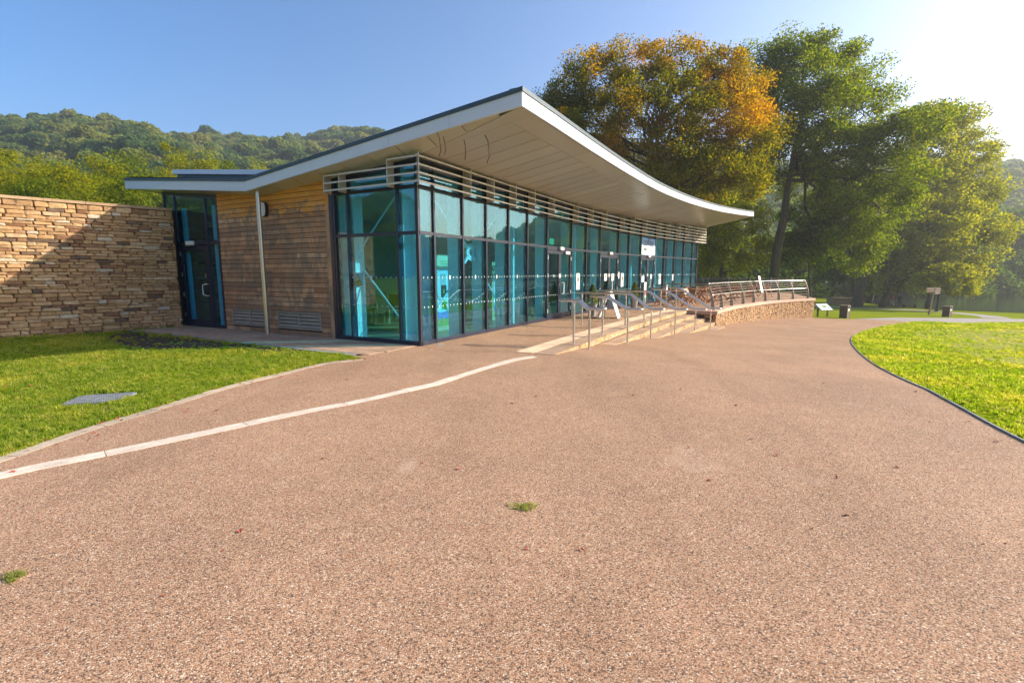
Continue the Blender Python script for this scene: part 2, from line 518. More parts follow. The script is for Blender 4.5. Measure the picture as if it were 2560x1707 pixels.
# facade line of the long glass front: mullion positions
ANG = [62, 61.8, 61.5, 61.3, 61, 60.6, 60, 58.9, 57.6, 56.2, 55, 54, 53, 51.6, 50.3, 49.2, 48.2, 47.4]
LEN = [.54, 1.14, 1.09, 1.21, 1.18, 1.42, 2.05, 1.39, 1.43, 2.02, 1.26, 1.51, 1.91, 1.29, 1.46, 1.36, 1.31, .72]
FP = [C0[:2].copy()]
for a_, l_ in zip(ANG, LEN):
    FP.append(FP[-1] + l_ * np.array([math.cos(R(a_)), math.sin(R(a_))]))
FPX = [FP[0] - 3 * np.array([math.cos(R(62.2)), math.sin(R(62.2))])] + FP + [FP[-1] + 4 * np.array([math.cos(R(46.5)), math.sin(R(46.5))])]
FS = [-3.0] + list(np.concatenate([[0], np.cumsum(LEN)])) + [sum(LEN) + 4]
def fac(s, off=0.0):
    """point of the front at arc length s, moved outwards by off"""
    s = max(FS[0] + .01, min(FS[-1] - .01, s))
    x = np.interp(s, FS, [p[0] for p in FPX]); y = np.interp(s, FS, [p[1] for p in FPX])
    def tan(ss):
        ss = max(FS[0] + .01, min(FS[-1] - .01, ss))
        i = max(0, min(len(FS) - 2, int(np.searchsorted(FS, ss)) - 1))
        d = FPX[i + 1] - FPX[i]
        return d / np.linalg.norm(d)
    t = tan(s - .5) + tan(s) + tan(s + .5); t /= np.linalg.norm(t)
    return np.array([x, y]) + off * np.array([t[1], -t[0]])
def fnorm(s):
    d = fac(s, 1.0) - fac(s, 0.0)
    return np.array([d[0], d[1], 0])
def ftan(s):
    n = fnorm(s)
    return np.array([-n[1], n[0], 0])
def F3(s, off, z):
    p = fac(s, off)
    return np.array([p[0], p[1], z])
FLEN = sum(LEN)

big_ground = sheet('ground', [(-900, -900), (900, -900), (900, 900), (-900, 900)], M['lawn'], 0)

kerb_px = [(2560, 1113.7), (2470.8, 1061.5), (2382.8, 1008.6), (2294.7, 969), (2212.6, 929.4), (2171.5, 906), (2139.2, 876.6), (2120, 853), (2127.5, 840), (2148, 829.6), (2183, 819.4), (2236, 810.6)]
kerb = [on_ground(*p)[:2] for p in kerb_px]
kerb = [np.array([3.4, -6]), np.array([3.75, -1.5]), np.array([4.25, 2.2])] + kerb + [np.array([24.5, 29.2]), np.array([29.5, 33.2]), np.array([36.7, 37.6]), np.array([45, 40.4]), np.array([62, 42.5]), np.array([90, 43])]
kerb = smooth_line(kerb, 6)
for _ in range(3):
    kerb = [np.mean(kerb[max(0, i - min(4, i, len(kerb) - 1 - i)):i + min(4, i, len(kerb) - 1 - i) + 1], axis=0) for i in range(len(kerb))]
lawn_px = [(0, 1143), (188, 1077.6), (388, 1020), (482, 990), (592, 959), (694, 935), (796, 910), (857, 901)]
lawn_edge = [np.array([-9.5, -6]), np.array([-6.2, -1.5]), np.array([-4.9, 2.0])] + [on_ground(*p)[:2] for p in lawn_px] + [np.array([-2.8, 8.95])]
lawn_edge = smooth_line(lawn_edge, 6)

wall_cap = smooth_line([(8.55, 20.25), (8.86, 20.77), (10.5, 23.1), (12.44, 25.29), (14.1, 27.05), (15.89, 28.56), (17.6, 29.8), (19.25, 30.85)], 4)
path_far = [on_ground(2130, 797.5)[:2], on_ground(2236, 794)[:2]]
plaza = list(lawn_edge) + [W(-.5, -1.66)[:2], W(-.5, .2)[:2], W(-.1, .2)[:2]] + FP[1:] + [np.array([13, 34]), np.array([19.6, 32.2])] + [np.array([24.5, 36.2]), path_far[0] + np.array([-.2, -.1])]
kx = [p for p in kerb if p[1] < 33.0]
plaza += [np.array([29.2, 36.9])] + kx[::-1]
sheet('gravel_path', plaza, M['gravel'], .004)
kfar = [p for p in kerb if p[1] >= 32.9]
asph = [np.array([29.2, 36.9])] + [kx[-1]] + kfar + [np.array([90, 46.5]), np.array([62, 46.2]), np.array([50, 45.4]), np.array([40, 43.6]), path_far[1], path_far[0]]
sheet('grey_path', asph, M['asphalt'], .008)
br = smooth_line([(45.5, 45.2), (48.2, 48.6), (49.6, 52.2), (50.6, 57), (49, 62), (43, 67), (30, 72)], 5)
sheet('grey_path', list(left_of(br, 1.0)) + list(left_of(br, -1.0))[::-1], M['asphalt'], .012)
sheet('lake', smooth_line([(52.6, 66.5), (53.5, 61.5), (57.5, 57.2), (66, 53.2), (90, 50), (150, 50), (260, 90), (240, 190), (120, 170), (74, 110), (58, 85), (52.6, 66.5)], 5)[:-1], M['water'], .03, level=-3.0)

k = NT('worn_lawn'); P_ = k.pos(); n3 = k.noise(P_, 30, 4, .7)
k.col(k.mix(1.0, k.ramp(k.noise(P_, 1.2, 4, .6), [(.3, (.30, .32, .07)), (.7, (.42, .40, .13))]), k.ramp(n3, [(.25, (.6, .6, .5)), (.7, (1.15, 1.15, 1.1))]), 'MULTIPLY')); k.rough(1); k.spec(0); k.bump(n3, .5, .03)
worn = smooth_line([on_ground(*p)[:2] for p in [(2283, 833), (2310, 826), (2400, 823), (2560, 823), (2700, 826), (2760, 870), (2640, 940), (2560, 924), (2450, 894), (2360, 868), (2310, 850), (2283, 833)]], 4)[:-1]
sheet('worn_grass', worn, k.m, .006)
# thin metal edging round the right lawn
e_ = MB()
ins = left_of(kerb, -.022)
for i in range(len(kerb) - 1):
    if kerb[i][1] > 30: break
    p, q, p2, q2 = kerb[i], kerb[i + 1], ins[i], ins[i + 1]
    z = lambda v: gh(v[0], v[1])
    e_.hexa([(*p, z(p) - .05), (*q, z(q) - .05), (*q2, z(q2) - .05), (*p2, z(p2) - .05)], [(*p, z(p) + .022), (*q, z(q) + .022), (*q2, z(q2) + .022), (*p2, z(p2) + .022)])
tag(e_.build('lawn_edging', M['edge_metal']), 'thin dark metal edging curving round the right hand lawn', 'edging')

# pieces laid along a line: each one its own object
def laid(parent, name, m, line, w, piece, z_lift, thick, jit=.004, gap=.012):
    line = [np.array(p) for p in line]
    s = np.concatenate([[0], np.cumsum([np.linalg.norm(line[i + 1] - line[i]) for i in range(len(line) - 1)])])
    def at(t): return np.array([np.interp(t, s, [p[0] for p in line]), np.interp(t, s, [p[1] for p in line])])
    t = 0
    while t < s[-1] - .15:
        L = min(piece * random.uniform(.8, 1.2), s[-1] - t)
        n = max(1, int(L / .35))
        top, bot = [], []
        ww = w * random.uniform(.94, 1.06)
        for k_ in range(n + 1):
            tt = t + gap / 2 + (L - gap) * k_ / n
            p = at(tt); d = at(min(tt + .05, s[-1])) - at(max(tt - .05, 0)); d /= np.linalg.norm(d) + 1e-9
            nn = np.array([-d[1], d[0]])
            top.append(p + nn * (ww / 2 + random.uniform(-jit, jit))); bot.append(p - nn * (ww / 2 + random.uniform(-jit, jit)))
        poly = top + bot[::-1]
        dz = random.uniform(-.002, .002)
        b_ = MB()
        b_.hexa([(*p, gh(*p) + z_lift - thick + dz) for p in poly], [(*p, gh(*p) + z_lift + dz) for p in poly])
        b_.build(name, m, parent)
        t += L
strip_px = [(0, 1190), (122.4, 1161), (241, 1139.6), (441, 1098), (747, 1032.6), (898, 1004), (1000, 980), (1081, 963), (1140, 943.7), (1208, 922.4), (1293.4, 898), (1352, 891)]
strip = [np.array([-7.5, -.6]), np.array([-5.6, 1.7])] + [on_ground(*p)[:2] for p in strip_px]
st = thing('stone_strip', (-4.08, 3.66, 0), 'pale stone strip curving across the gravel from lower left to the steps', 'paving strip')
laid(st, 'stone', M['strip'], smooth_line(strip, 6), .17, 1.05, .007, .08, .006, .008)
ed = thing('lawn_kerb', (-4.4, 4.2, 0), 'flush sandstone edging between the left lawn and the gravel', 'edging')
laid(ed, 'stone', M['edging'], left_of(lawn_edge, -.075), .15, .75, .007, .08, .012, .014)

# sandstone paving along the timber front
pv = thing('sandstone_paving', W(-5, -.7), 'sandstone slab paving in the shade along the timber wall', 'paving')
for row, (b0, b1) in enumerate([(-.02, -.5), (-.5, -.98), (-.98, -1.42)]):
    a = -9.6 + row * .35
    while a < -.2:
        L = random.uniform(.65, 1.05); a1 = min(a + L, -.1)
        g_ = .006
        dz = random.uniform(0, .004)
        MB().hexa([W(a + g_, b0 - g_, -.06), W(a1 - g_, b0 - g_, -.06), W(a1 - g_, b1 + g_, -.06), W(a + g_, b1 + g_, -.06)],
                  [W(a + g_, b0 - g_, .012 + dz), W(a1 - g_, b0 - g_, .012 + dz), W(a1 - g_, b1 + g_, .012 + dz), W(a + g_, b1 + g_, .012 + dz)]).build('slab', M['paving'], pv)
        a = a1
dr = thing('drain_channel', W(-4, -1.5), 'narrow slotted drain channel beside the shaded paving', 'drain')
MB().hexa([W(-9, -1.43, -.05), W(-.3, -1.43, -.05), W(-.3, -1.56, -.05), W(-9, -1.56, -.05)], [W(-9, -1.43, .004), W(-.3, -1.43, .004), W(-.3, -1.56, .004), W(-9, -1.56, .004)]).build('channel', M['edge_metal'], dr)
g_ = MB()
for i in range(172):
    a = -9 + i * .05
    g_.hexa([W(a, -1.44, .004), W(a + .028, -1.44, .004), W(a + .028, -1.55, .004), W(a, -1.55, .004)], [W(a, -1.44, .010), W(a + .028, -1.44, .010), W(a + .028, -1.55, .010), W(a, -1.55, .010)])
tag(g_.build('grate_bars', M['iron'], dr), kind='stuff')
soil_poly = smooth_line([W(-9.0, -1.6)[:2], W(-6, -1.6)[:2], W(-3, -1.6)[:2], W(-.9, -1.62)[:2], W(-2.0, -2.1)[:2], W(-3.3, -2.15)[:2], W(-4.2, -2.9)[:2], W(-5.6, -3.2)[:2], W(-7.2, -2.9)[:2], W(-8.4, -2.2)[:2], W(-9.0, -1.6)[:2]], 5)[:-1]
sheet('bare_soil', soil_poly, M['soil'], .006)
# inspection grate in the lawn
mh = thing('inspection_grate', (-5.25, 6.0, 0), 'grey metal inspection cover set in the left lawn', 'grate', rz=R(18))
MB().box((0, 0, -.01), (.62, .5, .06)).build('frame', M['edge_metal'], mh, local=True)
b_ = MB()
for i in range(24): b_.box((-.29 + i * .025, 0, .024), (.012, .46, .008))
for i in range(4): b_.box((0, -.2 + i * .13, .026), (.58, .015, .006))
tag(b_.build('bars', M['iron'], mh, local=True), kind='stuff')

# ------------------------------------------------------------------ hills round the valley, with woodland
AZ = [-180, -90, -60, -45, -36, -26, -17, 0, 30, 45, 53, 61, 90, 130, 180]
HZ = [50, 52, 66, 74, 92, 93, 100, 100, 80, 58, 42, 22, 16, 30, 50]
rng = np.random.default_rng(5)
def hill_h(az, r):
    H_ = np.interp(az, AZ, HZ)
    r0 = np.interp(az, [-180, -60, -20, 20, 35, 60, 100, 180], [150, 75, 90, 130, 180, 200, 170, 150])
    t = np.clip((r - r0) / (430 - r0), 0, 1)
    t = t * t * (3 - 2 * t) * .45 + t * .55
    w = np.sin(az * .21 + r * .013) * 5 + np.sin(az * .47 + 1.3 + r * .02) * 3
    return -3.2 + H_ * t + w * t
azs = np.arange(-180, 180, 2.0); rs = np.array([60, 90, 120, 150, 180, 215, 250, 290, 330, 370, 410, 440, 520, 640])
hv, hf = [], []
for r_ in rs:
    for a_ in azs:
        zz = hill_h(a_, r_) if r_ <= 440 else hill_h(a_, 440) + (r_ - 440) * -.02
        hv.append((r_ * math.sin(R(a_)), r_ * math.cos(R(a_)), zz))
n_ = len(azs)
for i in range(len(rs) - 1):
    for j in range(n_):
        hf.append((i * n_ + j, i * n_ + (j + 1) % n_, (i + 1) * n_ + (j + 1) % n_, (i + 1) * n_ + j))
me = fast_mesh('hills', np.array(hv), np.array(hf), M['hill'])
for p in me.polygons: p.use_smooth = True
tag(obj_link(bpy.data.objects.new('hills', me)), kind='structure')

def leaf_cloud(cent, size, rg, flat=.5, asp=.55):
    """one pointed four-sided leaf per centre, random tilt, size in metres"""
    n = len(cent)
    sz = size * rg.uniform(.6, 1.3, n)[:, None]
    nrm = rg.normal(size=(n, 3)); nrm[:, 2] = np.abs(nrm[:, 2]) + flat
    nrm /= np.linalg.norm(nrm, axis=1)[:, None]
    t = rg.normal(size=(n, 3)); u = np.cross(nrm, t); u /= np.linalg.norm(u, axis=1)[:, None] + 1e-9
    w = np.cross(nrm, u)
    v = np.stack([cent - u * sz * .5, cent + w * sz * .5 * asp, cent + u * sz * .5, cent - w * sz * .5 * asp], 1).reshape(-1, 3)
    f = np.arange(4 * n).reshape(-1, 4)
    return v, f
def instancer(name, pts, variants, m_unused=None, smin=.8, smax=1.2, seed=1, tilt=0.0, scales=None):
    """geometry nodes: scatter the meshes of a collection on the given points"""
    me = bpy.data.meshes.new(name)
    me.vertices.add(len(pts)); me.vertices.foreach_set('co', np.asarray(pts, np.float32).ravel()); me.update()
    if scales is not None:
        at_ = me.attributes.new('sc', 'FLOAT', 'POINT'); at_.data.foreach_set('value', np.asarray(scales, np.float32))
    o = bpy.data.objects.new(name, me); obj_link(o)
    c = bpy.data.collections.new(name + '_pieces')
    for v in variants: c.objects.link(v)
    ng = bpy.data.node_groups.new(name, 'GeometryNodeTree')
    ng.interface.new_socket('Geometry', in_out='INPUT', socket_type='NodeSocketGeometry')
    ng.interface.new_socket('Geometry', in_out='OUTPUT', socket_type='NodeSocketGeometry')
    N = ng.nodes; L = ng.links
    gi = N.new('NodeGroupInput'); go = N.new('NodeGroupOutput')
    ci = N.new('GeometryNodeCollectionInfo'); ci.inputs['Collection'].default_value = c
    ci.inputs['Separate Children'].default_value = True; ci.inputs['Reset Children'].default_value = True
    ip = N.new('GeometryNodeInstanceOnPoints'); ip.inputs['Pick Instance'].default_value = True
    mp = N.new('GeometryNodeMeshToPoints')
    rr = N.new('FunctionNodeRandomValue'); rr.data_type = 'FLOAT_VECTOR'
    rr.inputs[0].default_value = (-tilt, -tilt, 0); rr.inputs[1].default_value = (tilt, tilt, 6.283); rr.inputs['Seed'].default_value = seed
    rs_ = N.new('FunctionNodeRandomValue'); rs_.data_type = 'FLOAT'
    rs_.inputs[2].default_value = smin; rs_.inputs[3].default_value = smax; rs_.inputs['Seed'].default_value = seed + 1
    ri = N.new('FunctionNodeRandomValue'); ri.data_type = 'INT'
    ri.inputs[4].default_value = 0; ri.inputs[5].default_value = len(variants) - 1; ri.inputs['Seed'].default_value = seed + 2
    L.new(gi.outputs[0], mp.inputs[0]); L.new(mp.outputs[0], ip.inputs['Points']); L.new(ci.outputs[0], ip.inputs['Instance'])
    L.new(ri.outputs[2], ip.inputs['Instance Index']); L.new(rr.outputs[0], ip.inputs['Rotation'])
    if scales is not None:
        na = N.new('GeometryNodeInputNamedAttribute'); na.data_type = 'FLOAT'; na.inputs['Name'].default_value = 'sc'
        mu = N.new('ShaderNodeMath'); mu.operation = 'MULTIPLY'
        L.new(na.outputs[0], mu.inputs[0]); L.new(rs_.outputs[1], mu.inputs[1]); L.new(mu.outputs[0], ip.inputs['Scale'])
    else: L.new(rs_.outputs[1], ip.inputs['Scale'])
    L.new(ip.outputs[0], go.inputs[0])
    md = o.modifiers.new('scatter', 'NODES'); md.node_group = ng
    o['kind'] = 'stuff'
    return o
hv_ = []
for i in range(5):                                    # five woodland crowns, each a lumpy shell of leaves
    rg = np.random.default_rng(40 + i)
    lobes = [(0, 0, 5.5, 3.6, 3.6)] + [(rg.uniform(-2.4, 2.4), rg.uniform(-2.4, 2.4), rg.uniform(3.5, 8.2), rg.uniform(1.5, 2.4), rg.uniform(1.3, 2.1)) for _ in range(9)]
    cs_ = []
    for (x, y, z, r_, rz_) in lobes:
        n = int(150 * r_)
        d = rg.normal(size=(n, 3)); d /= np.linalg.norm(d, axis=1)[:, None]
        cs_.append(np.array([x, y, z]) + d * np.array([r_, r_, rz_]) * (rg.uniform(.75, 1.05, n)[:, None]))
    v, f = leaf_cloud(np.concatenate(cs_), .95, rg, .4, .8)
    hv_.append(bpy.data.objects.new('woodland_crown', fast_mesh('woodland_crown', v, f, M['leaf_hill'])))
pts, scs = [], []
for (a0, a1, r0, r1, n) in [(-52, 8, 95, 445, 4600), (8, 56, 150, 445, 3000), (56, 130, 190, 445, 1500), (-130, -52, 130, 445, 1300), (130, 230, 170, 445, 1500)]:
    aa = rng.uniform(a0, a1, n); rr_ = np.sqrt(rng.uniform(r0 ** 2, r1 ** 2, n))
    for a_, r_ in zip(aa, rr_):
        z = hill_h((a_ + 180) % 360 - 180, r_)
        if z < .5 and a_ > 15: continue
        if -41 < a_ < -31 and r_ > 408 and random.random() < .85: continue       # bare heather on the ridge
        pts.append((r_ * math.sin(R(a_)), r_ * math.cos(R(a_)), z - .8)); scs.append(.75 + .5 * rng.random() + (.25 if rng.random() < .1 else 0))
wd = instancer('hillside_woodland', pts, hv_, smin=.85, smax=1.3, seed=3, tilt=.12, scales=scs)
tag(wd, 'wooded hillside of mixed green trees rising behind the building', 'woodland')
# ------------------------------------------------------------------ the glass and timber visitor building
bld = thing('visitor_building', C0, 'single storey glass and timber pavilion under a sweeping butterfly roof', 'building')
ZT, ZU, ZH = 2.46, 3.42, 3.80                        # transom, upper transom, head of the glass
def soff(a):                                          # underside of the roof along the walls
    if a >= 0: return 4.0 + .17 * a
    if a >= -5.06: return 4.0 + .0889 * a
    return 3.55 + .1 * (-5.06 - a)
def soff_at(p):
    return soff(toab((p[0], p[1], 0))[0])
EDGE = 2.74                                           # overhang of the long front
def front_z(a):                                       # underside along the short front's fascia
    if a >= -4.97: return 3.61 + (a + 4.97) * (4.46 - 3.61) / (2.72 + 4.97)
    return 3.61 + (-4.97 - a) * .0885
AL, AT, BF = -10.65, 2.72, -.5
# long-edge roof line
SS = list(np.linspace(0, FLEN, 27)[1:])
edge = [W(AT, BF)[:2]] + [fac(s, EDGE) for s in SS] + [fac(FLEN + 1.35, EDGE)]
edge_z = [4.46] + [4.0 + .17 * toab((*p, 0))[0] for p in edge[1:]]
TH, FT = .31, .235

def panel(bot, up=.02):                               # thin panel from 4 corner points
    n = np.cross(np.array(bot[1]) - bot[0], np.array(bot[2]) - bot[0]); n /= np.linalg.norm(n)
    if n[2] < 0: n = -n
    return MB().hexa(bot, [np.array(p) + n * up for p in bot])

# roof deck and flashings
rf = MB()
va, vb = -4.95, -4.95
rows = []
zt_edge = [z + TH for z in edge_z]
for i, p in enumerate(edge):
    a_, b_ = toab((*p, 0))
    rows.append([W(AL, b_, 4.46), W(-4.96, b_, 3.92), np.array([p[0], p[1], zt_edge[i] - .01])])
for i in range(len(rows) - 1):
    for j in range(2):
        rf.add([rows[i][j], rows[i][j + 1], rows[i + 1][j + 1], rows[i + 1][j]], [(0, 1, 2, 3)])
roof = rf.build('roof', M['roof'], bld)
tag(roof, 'grey butterfly roof with a pale fascia and dark flashing')
# short front fascia pieces
cuts = [AL, -8.6, -6.6, -5.6, -4.965, -2.6, -.3, 1.2, AT]
for a0, a1 in zip(cuts, cuts[1:]):
    g_ = .003
    z0, z1 = front_z(a0), front_z(a1)
    b0 = [W(a0 + g_, BF, z0), W(a1 - g_, BF, z1), W(a1 - g_, BF + .05, z1), W(a0 + g_, BF + .05, z0)]
    MB().hexa(b0, [p + np.array([0, 0, FT]) for p in b0]).build('fascia_panel', M['fascia'], roof)
for a0, a1 in ((AL - .02, -4.965), (-4.965, AT + .02)):
    z0, z1 = front_z(a0), front_z(a1)
    b0 = [W(a0, BF - .02, z0 + FT), W(a1, BF - .02, z1 + FT), W(a1, BF + .25, z1 + FT), W(a0, BF + .25, z0 + FT)]
    MB().hexa(b0, [p + np.array([0, 0, TH - FT]) for p in b0]).build('flashing', M['flash'], roof)
# long front fascia: outer face follows the curve
for i in range(len(edge) - 1):
    p, q = edge[i], edge[i + 1]
    d = (q - p) / np.linalg.norm(q - p); n = np.array([-d[1], d[0]])
    if i == 0: p = p + d * .002
    b0 = [(*p, edge_z[i]), (*q, edge_z[i + 1]), (*(q + n * .05), edge_z[i + 1]), (*(p + n * .05), edge_z[i])]
    MB().hexa(b0, [(x, y, z + FT) for x, y, z in b0]).build('fascia_panel', M['fascia'], roof)
    po, qo = p - n * .02, q - n * .02
    b0 = [(*po, edge_z[i] + FT), (*qo, edge_z[i + 1] + FT), (*(q + n * .25), edge_z[i + 1] + FT), (*(p + n * .25), edge_z[i] + FT)]
    MB().hexa(b0, [(x, y, z + TH - FT) for x, y, z in b0]).build('flashing', M['flash'], roof)
# left end fascia and far end fascia
b0 = [W(AL, BF + .05, 4.11), W(AL + .05, BF + .05, 4.11), W(AL + .05, 9, 4.11), W(AL, 9, 4.11)]
MB().hexa(b0, [p + np.array([0, 0, TH + .02]) for p in b0]).build('fascia_panel', M['fascia'], roof)
pe = edge[-1]; pi = fac(FLEN + 1.35, -2.0); ze, zi = edge_z[-1], soff_at(fac(FLEN + 1.35, -2))
dd = (edge[-1] - edge[-2]) / np.linalg.norm(edge[-1] - edge[-2]) * .05
b0 = [(*pe, ze), (*(pe + dd), ze), (*(pi + dd), zi), (*pi, zi)]
MB().hexa(b0, [(x, y, z + TH) for x, y, z in b0]).build('fascia_panel', M['fascia'], roof)
# soffit of the short front
a = AL + .05
while a < 2.6:
    a1 = min(a + .8, AT - .03)
    if a < -4.97 < a1: a1 = -4.97
    # at the corner the panels stop on the mitre from the glass corner to the roof tip
    wb0 = 0.0 if a <= 0 else BF * (a / AT)
    wb1 = 0.0 if a1 <= 0 else BF * (a1 / AT)
    g_ = .011
    def inner(aa, wb): return W(aa, wb, soff(aa) if aa <= 0 else 4.0 + (4.46 - 4.0) * aa / AT)
    bot = [W(a + g_, BF + .055, front_z(a)), W(a1 - g_, BF + .055, front_z(a1)), inner(a1 - g_, wb1), inner(a + g_, wb0)]
    if wb1 > BF + .08: panel(bot).build('soffit_panel', M['soffit'], roof)
    a = a1
# soffit of the long front: strips from the glass out to a border board
nst = 42
sb = np.linspace(.02, FLEN + 1.3, nst)
IN = EDGE - .5
def SZ(s, off):
    p = fac(s, off); return np.array([p[0], p[1], 4.0 + .17 * max(0, toab((*p, 0))[0])])
for i in range(nst - 1):
    g_ = .011
    s0, s1 = sb[i] + g_, sb[i + 1] - g_
    panel([SZ(s0, -.02), SZ(s0, IN), SZ(s1, IN), SZ(s1, -.02)]).build('soffit_panel', M['soffit'], roof)
for i in range(0, nst - 1, 5):
    s0, s1 = sb[i], sb[min(i + 5, nst - 1)]
    ks = np.linspace(s0 + .004, s1 - .004, 6)
    m_ = MB()
    for k0, k1 in zip(ks, ks[1:]): m_.add([SZ(k0, IN + .008), SZ(k0, EDGE - .052), SZ(k1, EDGE - .052), SZ(k1, IN + .008)], [(0, 1, 2, 3)])
    m_.build('soffit_border', M['soffit'], roof)
# mitre triangle between the first strip and the roof tip
panel([SZ(.02, -.0), SZ(.02, IN), SZ(.02, EDGE - .05), W(AT - .06, BF + .06, 4.455)]).build('soffit_panel', M['soffit'], roof)
bk = MB()
for i in range(nst - 1):
    up = np.array([0, 0, .035])
    bk.add([SZ(sb[i], -.02) + up, SZ(sb[i], EDGE - .05) + up, SZ(sb[i + 1], EDGE - .05) + up, SZ(sb[i + 1], -.02) + up], [(0, 1, 2, 3)])
bk.build('soffit_backing', M['black'], roof)
# loose cables hanging from the soffit
for (x, y, Y, dx, l) in [(1092, 333, 9.6, .05, .42), (1212, 340, 9.7, .06, .5), (1108, 345, 9.8, .03, .3), (1160, 352, 9.7, .02, .35)]:
    p = at_depth(x, y, Y)
    aa, bb = toab(p); p[2] = 4.0 + .17 * max(aa, 0) if bb > 0 else p[2]
    MB().tube([p + np.array([0, 0, .02]), p + np.array([dx, 0, -.1]), p + np.array([dx * 1.4, .0, -.3 * l / .4]), p + np.array([dx * .6, .02, -l])], .007, 6).build('loose_cable', M['black'], roof, smooth=True)
# low upstand on the roof behind
UB = .5
ha0, _, hz = on_b(431, 424, UB); ha1, _, hz1 = on_b(640, 424, UB)
AE = -2.6; hze = hz + (hz1 - hz) * (AE - ha0) / (ha1 - ha0)
hq = lambda d: [W(ha0, UB, hz - d), W(AE, UB, hze - d), W(AE, 4.2, hze - d), W(ha0, 4.2, hz - d)]
MB().hexa(hq(.13), hq(0)).build('roof_upstand', M['fascia'], roof)
MB().hexa([W(ha0 + .1, UB + .08, 3.9), W(AE - .1, UB + .08, 3.9), W(AE - .1, 4.1, 3.9), W(ha0 + .1, 4.1, 3.9)], [W(ha0 + .1, UB + .08, hz - .13), W(AE - .1, UB + .08, hze - .13), W(AE - .1, 4.1, hze - .13), W(ha0 + .1, 4.1, hz - .13)]).build('roof_kerb', M['flash'], roof)

# ---- glazing: frames and panes
def vbox(p, n, wid, dep, z0, z1, o0):                 # upright box at p, outer face moved o0 along n
    p = np.array([p[0], p[1], 0.0]); n = np.array(n, float); t = np.array([-n[1], n[0], 0])
    c = p + n * (o0 - dep / 2)
    q = [c - t * wid / 2 - n * dep / 2, c + t * wid / 2 - n * dep / 2, c + t * wid / 2 + n * dep / 2, c - t * wid / 2 + n * dep / 2]
    return MB().hexa([(x, y, z0) for x, y, _ in q], [(x, y, z1) for x, y, _ in q])
def hbox(p, q, n, dep, z0, z1, o0, z0b=None, z1b=None):
    p = np.array([p[0], p[1], 0.0]); q = np.array([q[0], q[1], 0.0]); n = np.array(n, float)
    z0b = z0 if z0b is None else z0b; z1b = z1 if z1b is None else z1b
    a_, b_, c_, d_ = p + n * (o0 - dep), q + n * (o0 - dep), q + n * o0, p + n * o0
    return MB().hexa([(a_[0], a_[1], z0), (b_[0], b_[1], z0b), (c_[0], c_[1], z0b), (d_[0], d_[1], z0)],
                     [(a_[0], a_[1], z1), (b_[0], b_[1], z1b), (c_[0], c_[1], z1b), (d_[0], d_[1], z1)])
dots = MB()
def manifest(p, q, n, ring=True):
    """two rows of frosted dots on the glass"""
    p = np.array([p[0], p[1], 0.0]); q = np.array([q[0], q[1], 0.0]); L = np.linalg.norm(q - p); t = (q - p) / L
    k = int((L - .16) / .145)
    for z in (1.5, .85):
        for i in range(k + 1):
            c = p + t * (L / 2 + (i - k / 2) * .145) + np.array(n) * .012
            big_ = ring and z > 1 and i == k // 2
            w_, h_ = (.034, .055) if big_ else (.014, .021)
            pts_ = [c + t * w_ * math.cos(u) * 1 + np.array([0, 0, z + h_ * math.sin(u)]) for u in np.linspace(0, 2 * math.pi, 8, endpoint=False)]
            dots.hexa(pts_, [v + np.array(n) * .002 for v in pts_])
DOORS = (6, 9, 12)
def pane(p, q, n, z0, z1, z1b=None):
    t = np.array([q[0] - p[0], q[1] - p[1]]); t /= np.linalg.norm(t)
    return hbox(p + t * .031, q - t * .031, n, .012, z0, z1, -.004, None, z1b).build('glass_pane', M['glass'], bld)
nrm = [np.array([math.sin(R(a_)), -math.cos(R(a_)), 0]) for a_ in ANG]
for i in range(19):
    n = nrm[min(i, 17)] + nrm[max(i - 1, 0)]; n /= np.linalg.norm(n)
    if i == 0: continue
    vbox(FP[i], n, .055, .13, 0.0, soff_at(FP[i]) - .01, .03).build('mullion', M['navy'], bld)
    if i < 18: vbox(FP[i], n, .09, .30, .02, soff_at(FP[i]) - .1, -.12).build('mullion_fin', M['white'], bld)
